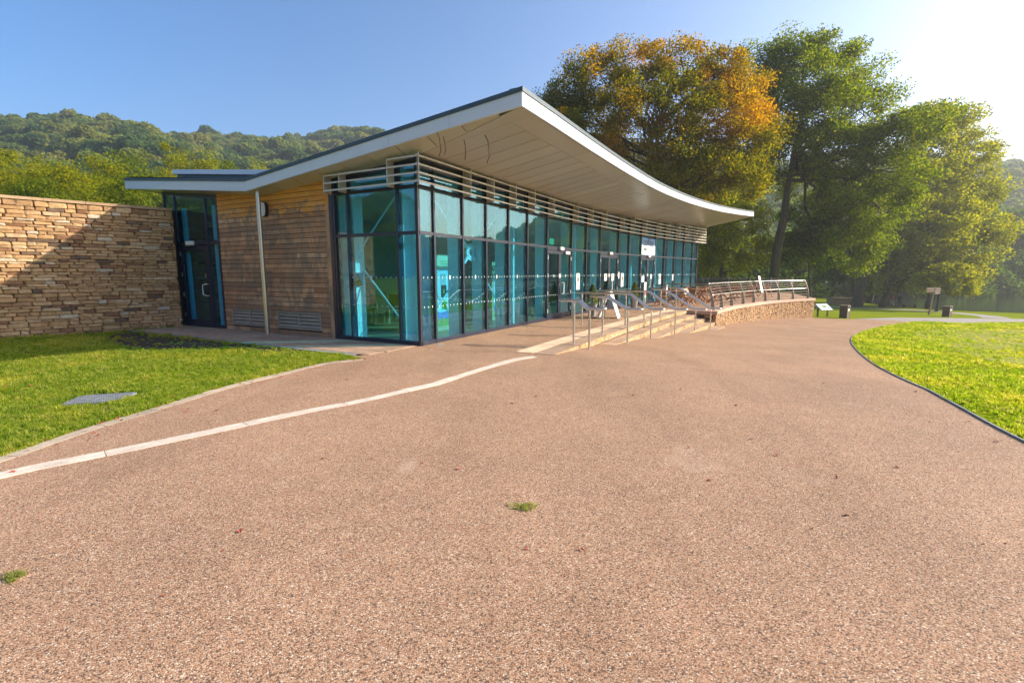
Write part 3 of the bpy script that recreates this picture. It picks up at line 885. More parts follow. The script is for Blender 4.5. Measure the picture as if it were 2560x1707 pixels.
for i in range(18):
    p, q, n = FP[i], FP[i + 1], nrm[i]
    t = (q - p) / np.linalg.norm(q - p)
    pa, qa = p + t * .03, q - t * .03
    for z0, z1 in ((ZT - .035, ZT + .035), (ZU - .035, ZU + .035)):
        hbox(pa, qa, n, .1, z0, z1, .022).build('transom', M['navy'], bld)
    zh0, zh1 = soff_at(p), soff_at(q)
    hbox(pa, qa, n, .1, ZH - .02, zh0 - .006, .02, ZH - .02, zh1 - .006).build('head_panel', M['navy'], bld)
    pane(p, q, n, ZU + .036, ZH - .021)
    pane(p, q, n, ZT + .036, ZU - .036)
    if i not in DOORS:
        hbox(pa, qa, n, .1, 0, .10, .022).build('sill', M['navy'], bld)
        pane(p, q, n, .101, ZT - .036)
        manifest(p, q, n, LEN[i] > .8)
    else:
        L = np.linalg.norm(q - p)
        for side in (0, 1):
            u0 = pa + t * ((L - .06) / 2) * side; u1 = u0 + t * ((L - .06) / 2)
            u0 = u0 + t * .006; u1 = u1 - t * .006
            m_ = MB()
            for (x0, x1, z0, z1) in ((0, .09, .01, 2.36), (-.09, 0, .01, 2.36), (.09, -.09, .01, .2), (.09, -.09, 2.25, 2.36)):
                e0 = (u0 if x0 >= 0 else u1) + t * x0; e1 = (u0 if x1 > 0 else u1) + t * x1
                h = hbox(e0, e1, n, .055, z0, z1, .008)
                m_.add(h.v, h.f)
            leaf = m_.build('door_leaf', M['navy'], bld)
            hbox(u0 + t * .092, u1 - t * .092, n, .01, .202, 2.248, -.012).build('door_glass', M['glass'], leaf)
            manifest(u0 + t * .1, u1 - t * .1, n)
            hc = (u1 - t * .045) if side == 0 else (u0 + t * .045)
            hp = np.array([hc[0], hc[1], 0.0]) + (t[0] * (-.09 if side == 0 else .09)) * np.array([1, 0, 0]) + (t[1] * (-.09 if side == 0 else .09)) * np.array([0, 1, 0])
            t3 = np.array([t[0], t[1], 0.0]) * (-1 if side == 0 else 1)
            hb_ = np.array([hc[0], hc[1], 0.0])
            ring_ = [hb_ + n * .01 + np.array([0, 0, .88]), hb_ + n * .09 + np.array([0, 0, .88]), hb_ + n * .09 + t3 * .14 + np.array([0, 0, .88]), hb_ + n * .09 + t3 * .14 + np.array([0, 0, 1.26]), hb_ + n * .09 + np.array([0, 0, 1.26]), hb_ + n * .01 + np.array([0, 0, 1.26])]
            MB().tube(ring_, .014, 8).build('handle', M['white'] if side else M['navy'], leaf, smooth=True)
            MB().box(hb_ + n * .012 + np.array([0, 0, 1.5]), (.05, .012, .14), t3, n).build('lock_plate', M['white'], leaf)
            hx = u0 + t * .02 if side == 0 else u1 - t * .02
            for hz_ in (.25, .85, 1.45, 2.05):
                vbox(hx, n, .022, .02, hz_, hz_ + .13, .024).build('hinge', M['white'], leaf)
        hbox(pa, qa, n, .1, 2.37, ZT - .036, .02).build('door_head', M['navy'], bld)
        cpt = (p + q) / 2
        c3 = np.array([cpt[0], cpt[1], 2.44]) + n * .07
        MB().box(c3, (.3, .08, .11), np.array([t[0], t[1], 0]), n).build('door_sensor', M['white'], bld, bevel=.015)
        if i == 6: MB().box(c3 + np.array([t[0], t[1], 0]) * .52 + np.array([0, 0, -.13]), (.36, .05, .1), np.array([t[0], t[1], 0]), n).build('door_closer', M['white'], bld, bevel=.01)

# short glazed front by the corner
nL = -E2
AX = [-2.46, -2.04, -.56, 0.0]
for a_ in AX[:-1]:
    vbox(W(a_, 0)[:2], nL, .055, .13, 0.0, soff(a_) - .01, .03).build('mullion', M['navy'], bld)
    vbox(W(a_, 0)[:2], nL, .09, .30, .02, soff(a_) - .1, -.12).build('mullion_fin', M['white'], bld)
vbox(W(-.03, .03)[:2], nL, .075, .075, 0.0, 3.99, .04).build('corner_post', M['navy'], bld)
vbox(W(-2.56, 0)[:2], nL, .10, .14, 0.0, soff(-2.56) - .01, .026).build('mullion', M['navy'], bld)
for a0, a1 in zip(AX, AX[1:]):
    p, q = W(a0 + .03, 0)[:2], W(a1 - (.03 if a1 < -.1 else .07), 0)[:2]
    for z0, z1 in ((0, .10), (ZT - .035, ZT + .035), (ZU - .035, ZU + .035)):
        hbox(p, q, nL, .1, z0, z1, .022).build('transom' if z0 else 'sill', M['navy'], bld)
    hbox(p, q, nL, .1, soff(a0) - .12, soff(a0) - .006, .02, soff(a1) - .12, soff(a1) - .006).build('head_panel', M['navy'], bld)
    p, q = W(a0, 0)[:2], W(a1 - (0 if a1 < -.1 else .05), 0)[:2]
    pane(p, q, nL, ZU + .036, soff(a0) - .121, soff(a1) - .121)
    pane(p, q, nL, ZT + .036, ZU - .036)
    pane(p, q, nL, .101, ZT - .036)
    manifest(p, q, nL, a1 - a0 > .8)

# glazed entrance at the left end
for a_ in (-9.06, -7.56, -7.02):
    vbox(W(a_, 0)[:2], nL, .07, .16, 0.0, soff(a_) - .01, .02).build('mullion', M['navy'], bld)
    if a_ < -7.1: vbox(W(a_ + .22, 0)[:2], nL, .24, .03, .03, 3.5, -.12).build('mullion_fin', M['white'], bld)
vbox(W(-7.24, 0)[:2], nL, .2, .03, .03, 3.5, -.12).build('mullion_fin', M['white'], bld)
vbox(W(-9.60, 0)[:2], nL, .07, .16, 3.2, soff(-9.6) - .01, .02).build('mullion', M['navy'], bld)
hbox(W(-9.57, 0)[:2], W(-9.1, 0)[:2], nL, .1, 3.9, 4.0, .016, 3.86, 3.95).build('head_panel', M['navy'], bld)
hbox(W(-9.56, 0)[:2], W(-9.1, 0)[:2], nL, .012, 3.45, 3.9, -.004, None, 3.86).build('glass_pane', M['glass'], bld)
for a0, a1 in ((-9.06, -7.56), (-7.56, -7.02)):
    p, q = W(a0 + .036, 0)[:2], W(a1 - .036, 0)[:2]
    hbox(p, q, nL, .1, ZT - .05, ZT + .05, .015).build('transom', M['navy'], bld)
    hbox(p, q, nL, .1, soff(a0) - .12, soff(a0) - .006, .015, soff(a1) - .12, soff(a1) - .006).build('head_panel', M['navy'], bld)
    hbox(p, q, nL, .012, ZT + .051, soff(a0) - .121, -.004, None, soff(a1) - .121).build('glass_pane', M['glass'], bld)
    if a0 > -8:
        hbox(p, q, nL, .012, .1, ZT - .051, -.004).build('glass_pane', M['glass'], bld)
        hbox(p, q, nL, .1, 0, .099, .015).build('sill', M['navy'], bld)
u0, u1 = W(-9.0, 0)[:2], W(-7.62, 0)[:2]; t = E1[:2]
m_ = MB()
for e0, e1, z0, z1 in ((u0, u0 + t * .12, .02, 2.38), (u1 - t * .12, u1, .02, 2.38), (u0 + t * .12, u1 - t * .12, .02, .22), (u0 + t * .12, u1 - t * .12, 2.24, 2.38)):
    h = hbox(e0, e1, nL, .06, z0, z1, .006); m_.add(h.v, h.f)
leaf = m_.build('door_leaf', M['navy'], bld)
hbox(u0 + t * .121, u1 - t * .121, nL, .01, .221, 2.239, -.014).build('door_glass', M['glass'], leaf)
hb_ = W(-7.7, 0)
MB().tube([hb_ + nL * .01 + np.array([0, 0, .95]), hb_ + nL * .09 + np.array([0, 0, .95]), hb_ + nL * .09 - E1 * .15 + np.array([0, 0, .98]), hb_ + nL * .09 - E1 * .15 + np.array([0, 0, 1.25]), hb_ + nL * .09 + np.array([0, 0, 1.28]), hb_ + nL * .01 + np.array([0, 0, 1.28])], .014, 8).build('handle', M['white'], leaf, smooth=True)
MB().box(hb_ - E1 * .08 + nL * .012 + np.array([0, 0, 1.52]), (.05, .012, .12), E1, nL).build('lock_plate', M['steel'], leaf)
for hz_ in (.3, .9, 1.5, 2.1): vbox(u0 + t * .02, nL, .02, .02, hz_, hz_ + .12, .022).build('hinge', M['steel'], leaf)
MB().box(W(-8.35, 0, 2.46) + nL * .06, (.36, .08, .12), E1, nL).build('door_sensor', M['white'], bld, bevel=.015)
d_o = dots.build('glass_dots', M['frost'], bld); tag(d_o, 'two rows of small frosted dots along the glass', kind='stuff')

# ---- timber wall: every board by itself
tw = MB().hexa([W(-6.985, .02, 0), W(-2.62, .02, 0), W(-2.62, .25, 0), W(-6.985, .25, 0)], [W(-6.985, .02, soff(-6.985)), W(-2.62, .02, soff(-2.62)), W(-2.62, .25, soff(-2.62)), W(-6.985, .25, soff(-6.985))]).build('timber_wall', M['black'], bld)
tag(tw, 'weathered cedar board wall, bright orange under the eaves')
BH = .1225
row = 0; z = .012
VENTS = [(-6.62, -5.12), (-4.68, -3.12)]
while z < 3.72:
    segs = [(-6.985, -2.74)]
    if z + BH > .19 and z < .60:
        segs = [(-6.985, -6.66), (-5.08, -4.72), (-3.08, -2.74)]
    for s0, s1 in segs:
        a = s0
        first = True
        while a < s1 - .02:
            L = random.uniform(1.1, 2.6) if not first else random.uniform(.6, 2.2)
            first = False
            a1 = min(a + L, s1)
            if s1 - a1 < .4: a1 = s1
            j = random.uniform(-.0025, .0025); tl = random.uniform(.001, .004)
            b0 = [W(a + .0015, -.012 + j, z), W(a1 - .0015, -.012 + j, z), W(a1 - .0015, .018, z), W(a + .0015, .018, z)]
            zt = z + BH - .013
            t0 = [W(a + .0015, -.012 + j + tl, zt), W(a1 - .0015, -.012 + j + tl, zt), W(a1 - .0015, .018, zt), W(a + .0015, .018, zt)]
            MB().hexa(b0, t0).build('board', M['cedar'], tw)
            a = a1
    z += BH; row += 1
MB().hexa([W(-2.735, -.035, 0), W(-2.615, -.035, 0), W(-2.615, .018, 0), W(-2.735, .018, 0)], [W(-2.735, -.035, soff(-2.7)), W(-2.615, -.035, soff(-2.7)), W(-2.615, .018, soff(-2.7)), W(-2.735, .018, soff(-2.7))]).build('corner_board', M['cedar'], tw)
for v0, v1 in VENTS:
    fr_ = MB()
    mid = (v0 + v1) / 2
    for (a0, a1, z0, z1) in ((v0 - .035, v1 + .035, .165, .20), (v0 - .035, v1 + .035, .575, .61), (v0 - .035, v0, .2, .575), (v1, v1 + .035, .2, .575), (mid - .02, mid + .02, .2, .575)):
        fr_.hexa([W(a0, -.03, z0), W(a1, -.03, z0), W(a1, .018, z0), W(a0, .018, z0)], [W(a0, -.03, z1), W(a1, -.03, z1), W(a1, .018, z1), W(a0, .018, z1)])
    vt = fr_.build('vent_frame', M['vent'], bld)
    for a0, a1 in ((v0, mid - .02), (mid + .02, v1)):
        for kz in range(4):
            z0 = .215 + kz * .092
            MB().hexa([W(a0, -.024, z0), W(a1, -.024, z0), W(a1, .014, z0 + .055), W(a0, .014, z0 + .055)], [W(a0, -.024, z0 + .014), W(a1, -.024, z0 + .014), W(a1, .014, z0 + .069), W(a0, .014, z0 + .069)]).build('slat', M['vent'], vt)
# downpipe and bulkhead lamp
pp = on_ground(660, 838.5); pa_, pb_ = toab(pp)
MB().tube([W(pa_, -.3, .01), W(pa_, -.3, 3.62)], .055, 14).build('downpipe', M['steel'], bld, smooth=True, auto=True)
lc = W(*[-4.93, -.03]) + np.array([0, 0, 3.22])
def oval(c, n, t, w_, h_, d0, d1, seg=20, sq=3.0):
    pr = []
    for u in np.linspace(0, 2 * math.pi, seg, endpoint=False):
        cu, su = math.cos(u), math.sin(u)
        pr.append(c + t * w_ * math.copysign(abs(cu) ** (2 / sq), cu) + np.array([0, 0, h_ * math.copysign(abs(su) ** (2 / sq), su)]))
    return MB().hexa([p + n * d0 for p in pr], [p + n * d1 for p in pr])
lamp = oval(lc, nL, E1, .115, .19, -.02, .06).build('wall_lamp', M['navy'], bld)
oval(lc, nL, E1, .10, .175, .061, .085).build('lamp_lens', M['white'], lamp)

# ---- sunshade louvres
LO = .27
def fin(p, q, z0, z1):
    return MB().bar((*p, (z0 + z1) / 2), (*q, (z0 + z1) / 2), .018, z1 - z0).build('louvre_bracket', M['louvre'], bld)
fin_s = list(np.concatenate([[0], np.cumsum(LEN)]))
fin_s = [s for j, s in enumerate(fin_s) if j not in (1,)]
prev = None
CORN = W(LO, -LO)[:2]
def lz(p): return 4.0 + .17 * max(0, toab((*p, 0))[0])
zs = [3.44 + .165 * i for i in range(8)]
stations = [CORN] + [fac(s, LO) for s in fin_s[1:]] + [fac(FLEN + .62, LO)]
inn = [W(.05, -.05)[:2]] + [fac(s, .035) for s in fin_s[1:]] + [fac(FLEN + .62, .035)]
for j, (p, q) in enumerate(zip(stations, inn)):
    ztop = lz(p) - .01 if j else 4.03
    fin(p, q, 3.41, ztop)
    if j:
        p0 = stations[j - 1]
        d = (p - p0) / np.linalg.norm(p - p0); n = np.array([-d[1], d[0]])
        lim = min(ztop, lz(p0) if j > 1 else 4.03)
        for z in zs:
            if z > lim - .07: break
            a3 = np.array([*(p0 + d * .012), z]); b3 = np.array([*(p - d * .012), z])
            n3 = np.array([n[0], n[1], 0])
            b0 = [a3, b3, b3 + n3 * .09 + np.array([0, 0, .03]), a3 + n3 * .09 + np.array([0, 0, .03])]
            MB().hexa(b0, [v + np.array([0, 0, .034]) for v in b0]).build('louvre_blade', M['louvre'], bld)
fa = [LO - .03, -.6, -2.02, -2.5]
for j, a_ in enumerate(fa):
    ztop = front_z(a_) - .02 if j else 4.03
    if j: fin(W(a_, -LO + .02)[:2], W(a_, -.035)[:2], 3.41, min(ztop, soff(min(a_, 0)) + .02))
    if j:
        a0 = fa[j - 1]
        lim = front_z(a_)
        for z in zs:
            if z > lim - .07: break
            a3, b3 = W(a_ + .012, -LO, z), W(a0 - .012, -LO, z)
            b0 = [a3, b3, b3 + E2 * .09 + np.array([0, 0, .03]), a3 + E2 * .09 + np.array([0, 0, .03])]
            MB().hexa(b0, [v + np.array([0, 0, .034]) for v in b0]).build('louvre_blade', M['louvre'], bld)

# ---- inside: floor, ceiling, back walls, columns, bracing
inpoly = [W(-9.5, .3)[:2], W(-2.6, .12)[:2], W(-.1, .1)[:2]] + [fac(s, -.12) for s in np.linspace(.5, FLEN, 14)] + [W(-9.5, 24.2)[:2]]
MB().prism(inpoly, -.05, .012).build('floor', M['floor_in'], bld)
cl = MB()
for i, (s0, s1) in enumerate(zip(np.linspace(.1, FLEN, 12), np.linspace(.1, FLEN, 12)[1:])):
    for o0, o1 in ((-.14, -2.5), (-2.5, -5.0), (-5.0, -9.0)):
        q = []
        for s, o_ in ((s0, o0), (s0, o1), (s1, o1), (s1, o0)):
            p = fac(s, o_); q.append((p[0], p[1], soff(max(-5.06, toab((*p, 0))[0])) - .08))
        cl.add(q, [(0, 1, 2, 3)])
cl.build('ceiling', M['ceil_in'], bld)
for p, q in ((W(-7.0, 3.3), W(-7.0, 24.2)), (W(-9.6, 3.2), W(-7.0, 3.3)), (W(-9.6, .1), W(-9.6, 3.2)), (W(-7.0, .3), W(-7.0, 3.3))):
    MB().bar(p + np.array([0, 0, 1.95]), q + np.array([0, 0, 1.95]), .1, 3.9).build('inner_wall', M['wall_in'], bld)
pe_ = fac(FLEN, -.05)
MB().bar(np.array([*pe_, 2.0]), W(-7, 24.3, 2.0), .12, 4.0).build('end_wall', M['wall_in'], bld)
for s in (.45, 5.2, 10.2, 16.3, 19.6):
    p = fac(s, -.62)
    MB().tube([(*p, .01), (*p, soff_at(p) - .1)], .135, 18).build('column', M['white'], bld, smooth=True, auto=True)
def brace(c, t3, hw, zc, n3):
    c = np.array(c, float)
    ring_ = [c + t3 * .2 * math.cos(u) + np.array([0, 0, zc + .22 * math.sin(u)]) for u in np.linspace(0, 2 * math.pi, 22, endpoint=False)]
    rin = [c + t3 * .07 * math.cos(u) + np.array([0, 0, zc + .09 * math.sin(u)]) for u in np.linspace(0, 2 * math.pi, 22, endpoint=False)]
    m_ = MB()
    for i in range(22):
        j = (i + 1) % 22
        b0 = [ring_[i] - n3 * .02, ring_[j] - n3 * .02, rin[j] - n3 * .02, rin[i] - n3 * .02]
        m_.hexa(b0, [v + n3 * .04 for v in b0])
    rg_ = m_.build('brace_ring', M['white'], bld)
    for sx_ in (-1, 1):
        for ez in (.12, 3.75):
            e = c + t3 * hw * sx_ + np.array([0, 0, ez])
            d = e - (c + np.array([0, 0, zc])); d /= np.linalg.norm(d)
            st_ = c + np.array([0, 0, zc]) + d * .17
            MB().tube([st_, st_ + d * .22, st_ + d * .3, e - d * .3, e - d * .2, e], [.055, .045, .022, .022, .04, .05], 10).build('brace_rod', M['white'], rg_, smooth=True)
brace(F3(2.5, -.32, 0), ftan(2.5), 2.1, 2.14, fnorm(2.5))
brace(F3(17.9, -.55, 0), ftan(17.9), 1.6, 2.12, fnorm(17.9))
brace(W(-2.3, .42), E1, 1.75, 1.98, -E2)
# ------------------------------------------------------------------ dry stone wall on the left
def stone_mesh(seed, m):
    """rounded, uneven unit block (about 60 triangles)"""
    rg = np.random.default_rng(seed)
    bm = bmesh.new()
    bmesh.ops.create_cube(bm, size=1.0)
    bmesh.ops.bevel(bm, geom=bm.edges[:], offset=.11, segments=1, affect='EDGES')
    for v in bm.verts:
        v.co.x += rg.normal() * .022; v.co.y += rg.normal() * .05; v.co.z += rg.normal() * .045
        v.co.y += -.10 * (1 - (2 * v.co.x) ** 2) * (1 - (2 * v.co.z) ** 2) if v.co.y < 0 else 0
    me = bpy.data.meshes.new('stone'); bm.to_mesh(me); bm.free()
    me.materials.append(m)
    return me
SM = [stone_mesh(i, M['stone']) for i in range(8)]
def courses(L, H, h0, h1, l0, l1, rg):
    z = 0.0
    while z < H - .02:
        h = rg.uniform(h0, h1)
        if H - z - h < h0: h = H - z
        x = -rg.uniform(0, l1)
        while x < L:
            l = rg.uniform(l0, l1) * (1.0 if rg.random() > .15 else 1.5)
            if x + l > 0: yield x, min(x + l, L), z, z + h
            x += l
        z += h
def stone_run(thing_, p0, p1, H, h0, h1, l0, l1, seed, maxn, vis):
    """stones on a straight face from p0 to p1 (outer side on the right); the largest in view are objects, the rest one part"""
    rg = np.random.default_rng(seed)
    p0 = np.array([p0[0], p0[1], 0.0]); p1 = np.array([p1[0], p1[1], 0.0]); L = np.linalg.norm(p1 - p0); t = (p1 - p0) / L
    n = np.array([t[1], -t[0], 0])
    ang = math.atan2(t[1], t[0])
    st = []
    for x0, x1, z0, z1 in courses(L, H, h0, h1, l0, l1, rg):
        x0 = max(x0, 0)
        if x1 - x0 < .04: continue
        st.append((x0, x1, z0, z1, rg.uniform(-.012, .014), rg.normal() * .012, int(rg.integers(8))))
    cand = [i for i, s_ in enumerate(st) if vis(p0 + t * (s_[0] + s_[1]) / 2)]
    cand.sort(key=lambda i: -(st[i][1] - st[i][0]) * (st[i][3] - st[i][2]) / max(1, (p0 + t * st[i][0])[1] ** 2))
    single = set(cand[:maxn])
    rest = MB()
    org = np.array(WO[thing_.name])
    for i, (x0, x1, z0, z1, d, tw_, mi) in enumerate(st):
        c = p0 + t * (x0 + x1) / 2 + n * (d - .08) + np.array([0, 0, (z0 + z1) / 2])
        sc = (x1 - x0 - .003, .2, (z1 - z0 - .002))
        if i in single:
            o = bpy.data.objects.new('stone', SM[mi]); COL.objects.link(o); o.parent = thing_
            o.location = tuple(c - org); o.scale = sc; o.rotation_euler = (0, tw_, ang)
        else:
            me = SM[mi]
            vs_ = [c + t * v.co.x * sc[0] - n * v.co.y * sc[1] * -1 * -1 + np.array([0, 0, v.co.z * sc[2]]) for v in me.vertices]
            rest.add(vs_, [tuple(p.vertices) for p in me.polygons])
    if rest.v: tag(rest.build('stones', M['stone_isl'], thing_), kind='stuff')
wa, wb = np.array([-9.93, 14.52, 0]), np.array([-12.5, 11.7, 0])
wt = (wb - wa) / np.linalg.norm(wb - wa)
wl = thing('dry_stone_wall', (wa + wb) / 2, 'tall golden dry stone wall running left from the entrance', 'wall')
w_end = wa + wt * 11.0
def in_view(p):
    d = p - ORI
    return abs(d[0] / max(.1, d[1]) * F) < 1310 and d[1] > .5
stone_run(wl, w_end, wa, 3.38, .055, .118, .15, .40, 11, 295, in_view)
nw = np.array([-wt[1], wt[0], 0]);  nw = nw if nw[1] < 0 else -nw
MB().hexa([wa - nw * .05, w_end - nw * .05, w_end - nw * .5, wa - nw * .5], [v + np.array([0, 0, 3.4]) for v in (wa - nw * .05, w_end - nw * .05, w_end - nw * .5, wa - nw * .5)]).build('wall_core', M['joint'], wl)
d_ = 0.0
while d_ < 11:
    L = random.uniform(.7, 1.1); e_ = min(d_ + L, 11)
    a_, b_ = wa + wt * (d_ + .004), wa + wt * (e_ - .004)
    j = random.uniform(0, .01)
    q = [a_ + nw * (.05 + j), b_ + nw * (.05 + j), b_ - nw * .52, a_ - nw * .52]
    MB().hexa([v + np.array([0, 0, 3.385]) for v in q], [v + np.array([0, 0, 3.455]) for v in q]).build('coping_stone', M['wallcap'], wl)
    d_ = e_

# ------------------------------------------------------------------ terrace, tactile paving, steps
S0, S1 = .25, 13.95
cap_in = [p for p in wall_cap]
terr = [fac(s, 0) for s in np.linspace(0, FLEN, 20)] + [np.array([13.2, 36]), np.array([15.5, 41]), np.array([22.6, 39.3])] + [p for p in wall_cap[::-1]] + [fac(S1, 3.05)] + [fac(s, 3.05) for s in np.linspace(S1, S0, 16)][1:] + [fac(S0, 2.0), fac(S0 - .6, 1.0), fac(-.05, .1)]
sheet('terrace', terr, M['gravel'], .008, level=0.0)
tc = thing('tactile_paving', F3(.4, 2.4, 0), 'pale ribbed tactile paving strip at the top of the steps', 'paving')
s = S0
while s < S1 - .1:
    s1 = min(s + .4, S1)
    b_ = MB()
    q = [fac(s + .002, 2.2), fac(s1 - .002, 2.2), fac(s1 - .002, 2.6), fac(s + .002, 2.6)]
    b_.prism(q, -.04, .012)
    for k_ in range(6):
        o_ = 2.23 + k_ * .066
        q = [fac(s + .004, o_), fac(s1 - .004, o_), fac(s1 - .004, o_ + .032), fac(s + .004, o_ + .032)]
        b_.prism(q, .012, .018)
    b_.build('tile', M['tactile'], tc)
    s = s1
stp = thing('stone_steps', F3(7, 3.6, -.3), 'curved flight of sandstone steps up to the terrace', 'steps')
TREAD = [2.605, 3.05, 3.43, 3.81, 4.19, 4.57]
rg = np.random.default_rng(9)
for i in range(5):
    o0, o1, zt = TREAD[i], TREAD[i + 1], -.15 * max(0, i) if i else 0.0
    zt = -.15 * i + (0.012 if i == 0 else 0)
    s = S0 + (0 if i == 0 else i * 1.1)
    if i: s = S0 + [0, 1.0, 3.2, 6.2, 9.4][i] * .55
    while s < S1 - .1:
        L = rg.uniform(.8, 1.2); s1 = min(s + L, S1)
        if S1 - s1 < .4: s1 = S1
        g_ = .005
        n = 8
        top = [F3(u, o0 - (.02 if i else 0), zt) for u in (s + g_, s1 - g_)]
        nose = [F3(u, o1 + rg.normal() * .004, zt - .012) for u in np.linspace(s + g_, s1 - g_, n)]
        nz = [F3(u, o1 - .012, zt) for u in np.linspace(s + g_, s1 - g_, n)]
        slab = MB()
        idx = [top[0], top[1]] + nz[::-1]
        slab.hexa([p - np.array([0, 0, .14]) for p in idx], idx)
        sl = slab.build('step_slab', M['paving'], stp)
        # rough rock-faced riser
        ris = MB(); rows_ = []
        for r_ in range(4):
            zz = zt - .004 - r_ * .045
            rows_.append([F3(u, o1 - .012 + (rg.normal() * .011 if 0 < r_ else .004), zz + rg.normal() * .004) for u in np.linspace(s + g_, s1 - g_, n + 2)])
        for r_ in range(3):
            for c_ in range(n + 1):
                ris.add([rows_[r_][c_], rows_[r_][c_ + 1], rows_[r_ + 1][c_ + 1], rows_[r_ + 1][c_]], [(0, 1, 2, 3)])
        ris.build('riser', M['step_stone'], sl)
        s = s1

# retaining wall of the terrace with its coping
tw_ = thing('terrace_wall', (*wall_cap[8], -1.0), 'curved low stone retaining wall under the terrace railing', 'wall')
rest = MB(); core = MB()
ch0 = fac(S1, 3.1)
base_line = [ch0] + [p for p in wall_cap] + [np.array([20.6, 33.5])]
face = [base_line[0]] + list(wall_cap) + [np.array([20.6, 33.5])]
for i in range(len(face) - 1):
    p, q = face[i], face[i + 1]
    d = (q - p); L = np.linalg.norm(d); d /= L; n = np.array([d[1], -d[0]])
    zb = min(gh(*p), gh(*q)) - .12
    core.hexa([(*p, zb), (*q, zb), (*(q - n * .3), zb), (*(p - n * .3), zb)], [(*p, -.125), (*q, -.125), (*(q - n * .3), -.125), (*(p - n * .3), -.125)])
    rg2 = np.random.default_rng(100 + i)
    H_ = -.125 - zb
    for x0, x1, z0, z1 in courses(L, H_, .045, .1, .1, .24, rg2):
        x0 = max(0, x0)
        if x1 - x0 < .03: continue
        c = p + d * (x0 + x1) / 2 + n * (rg2.uniform(.005, .03)); w2 = (x1 - x0 - .008) / 2
        zc, hz2 = zb + (z0 + z1) / 2, (z1 - z0 - .008) / 2
        a3 = [(*(c - d * w2 - n * .04), zc - hz2), (*(c + d * w2 - n * .04), zc - hz2), (*(c + d * w2 - n * .04), zc + hz2), (*(c - d * w2 - n * .04), zc + hz2)]
        f_ = .82
        j_ = rg2.normal(size=4) * .004
        b3 = [(*(c - d * w2 * f_ + n * j_[0]), zc - hz2 * f_), (*(c + d * w2 * f_ + n * j_[1]), zc - hz2 * f_), (*(c + d * w2 * f_ + n * j_[2]), zc + hz2 * f_), (*(c - d * w2 * f_ + n * j_[3]), zc + hz2 * f_)]
        rest.hexa(a3, b3)
tag(rest.build('stones', M['stone_isl'], tw_), kind='stuff')
core.build('wall_core', M['joint'], tw_)
cl_ = [np.array(fac(S1 - .02, 3.0))] + [np.array(p) for p in wall_cap] + [np.array([20.6, 33.5])]
out_ = left_of(cl_, -.07); in_ = left_of(cl_, .42)
out_[0] = cl_[0] + (cl_[0] - cl_[1]) / np.linalg.norm(cl_[0] - cl_[1]) * 0 + np.array([.0, -.06])
dcap = MB()
corner = wall_cap[0]
# coping over the cheek beside the steps, then along the curve
ck0, ck1 = cl_[0], corner
dck = (ck1 - ck0) / np.linalg.norm(ck1 - ck0); nck = np.array([dck[1], -dck[0]])
MB().prism([ck0 + nck * .06, ck1 + nck * .06 + dck * .07, ck1 - nck * .2, ck0 - nck * .2], -.125, .012).build('coping_stone', M['cap'], tw_)
seg = list(wall_cap)
so, si = left_of(seg, -.07), left_of(seg, .42)
for i in range(0, len(seg) - 1, 2):
    j = min(i + 2, len(seg) - 1)
    pl = [so[k_] for k_ in range(i, j + 1)] + [si[k_] for k_ in range(j, i - 1, -1)]
    dd = (seg[j] - seg[i]) / np.linalg.norm(seg[j] - seg[i]) * .004
    MB().prism(pl, -.125, .014 + .001 * (i % 3)).build('coping_stone', M['cap'], tw_)

# ------------------------------------------------------------------ stainless handrails on the steps
def bez(a, b, c, n=5):
    return [(1 - t) ** 2 * a + 2 * t * (1 - t) * b + t * t * c for t in np.linspace(0, 1, n)]
HL = ['nearest', 'second', 'third', 'fourth', 'fifth', 'farthest']
for i, (s, o1) in enumerate(zip([1.88, 3.96, 6.12, 8.3, 10.51, 12.74], [3.22, 3.52, 3.62, 3.88, 4.12, 4.24])):
    pl = fac(s, o1); zl = max(gh(*pl), -.15 * 4)
    hr = thing('handrail', F3(s, 2.85, 0), 'stainless steel double handrail on the steps, ' + HL[i] + ' of the six', 'handrail', 'handrails on the steps')
    oe = 2.5 if i not in (2, 3) else 1.25
    zh, zw = .99, zl + .93 - .11 * min(1, -zl / .5)
    hw_ = .075
    t3 = ftan(s)
    def L_(o_, z_, sd): return F3(s, o_, z_) + t3 * sd * hw_
    loop = []
    prof = [(oe + .1, zh), (2.9, zh), (3.0, zh - .015)]
    ob = o1 - .06
    prof += [(ob - .04, zw + .03), (ob + .05, zw), (o1 + .26, zw)]
    for o_, z_ in prof: loop.append(L_(o_, z_, -1))
    ce = F3(s, o1 + .26, zw); n3 = fnorm(s)
    for u in np.linspace(-math.pi / 2, math.pi / 2, 7)[1:-1]: loop.append(ce + n3 * .1 * math.cos(u) + t3 * hw_ * math.sin(u))
    for o_, z_ in prof[::-1]: loop.append(L_(o_, z_, 1))
    ce = F3(s, oe + .1, zh)
    for u in np.linspace(math.pi / 2, 3 * math.pi / 2, 7)[1:-1]: loop.append(ce + n3 * .1 * math.cos(u) + t3 * hw_ * math.sin(u))
    MB().tube(loop, .03, 10, True).build('rail', M['steel'], hr, smooth=True)
    posts = [(2.85, 0.0, zh), (o1, zl, zw)] + ([(1.45, 0.0, zh)] if i in (2, 3) else [])
    for o_, z0, z1 in posts:
        b_ = MB().tube([F3(s, o_, z0), F3(s, o_, z1 - .22)], .025, 10)
        for sd in (-1, 1):
            b_.tube(bez(F3(s, o_, z1 - .26), F3(s, o_, z1 - .1), F3(s, o_, z1 - .01) + t3 * sd * hw_, 5), .013, 8)
        b_.tube([F3(s, o_, z0), F3(s, o_, z0 + .012)], .05, 12)
        b_.build('post', M['steel'], hr, smooth=True, auto=True)

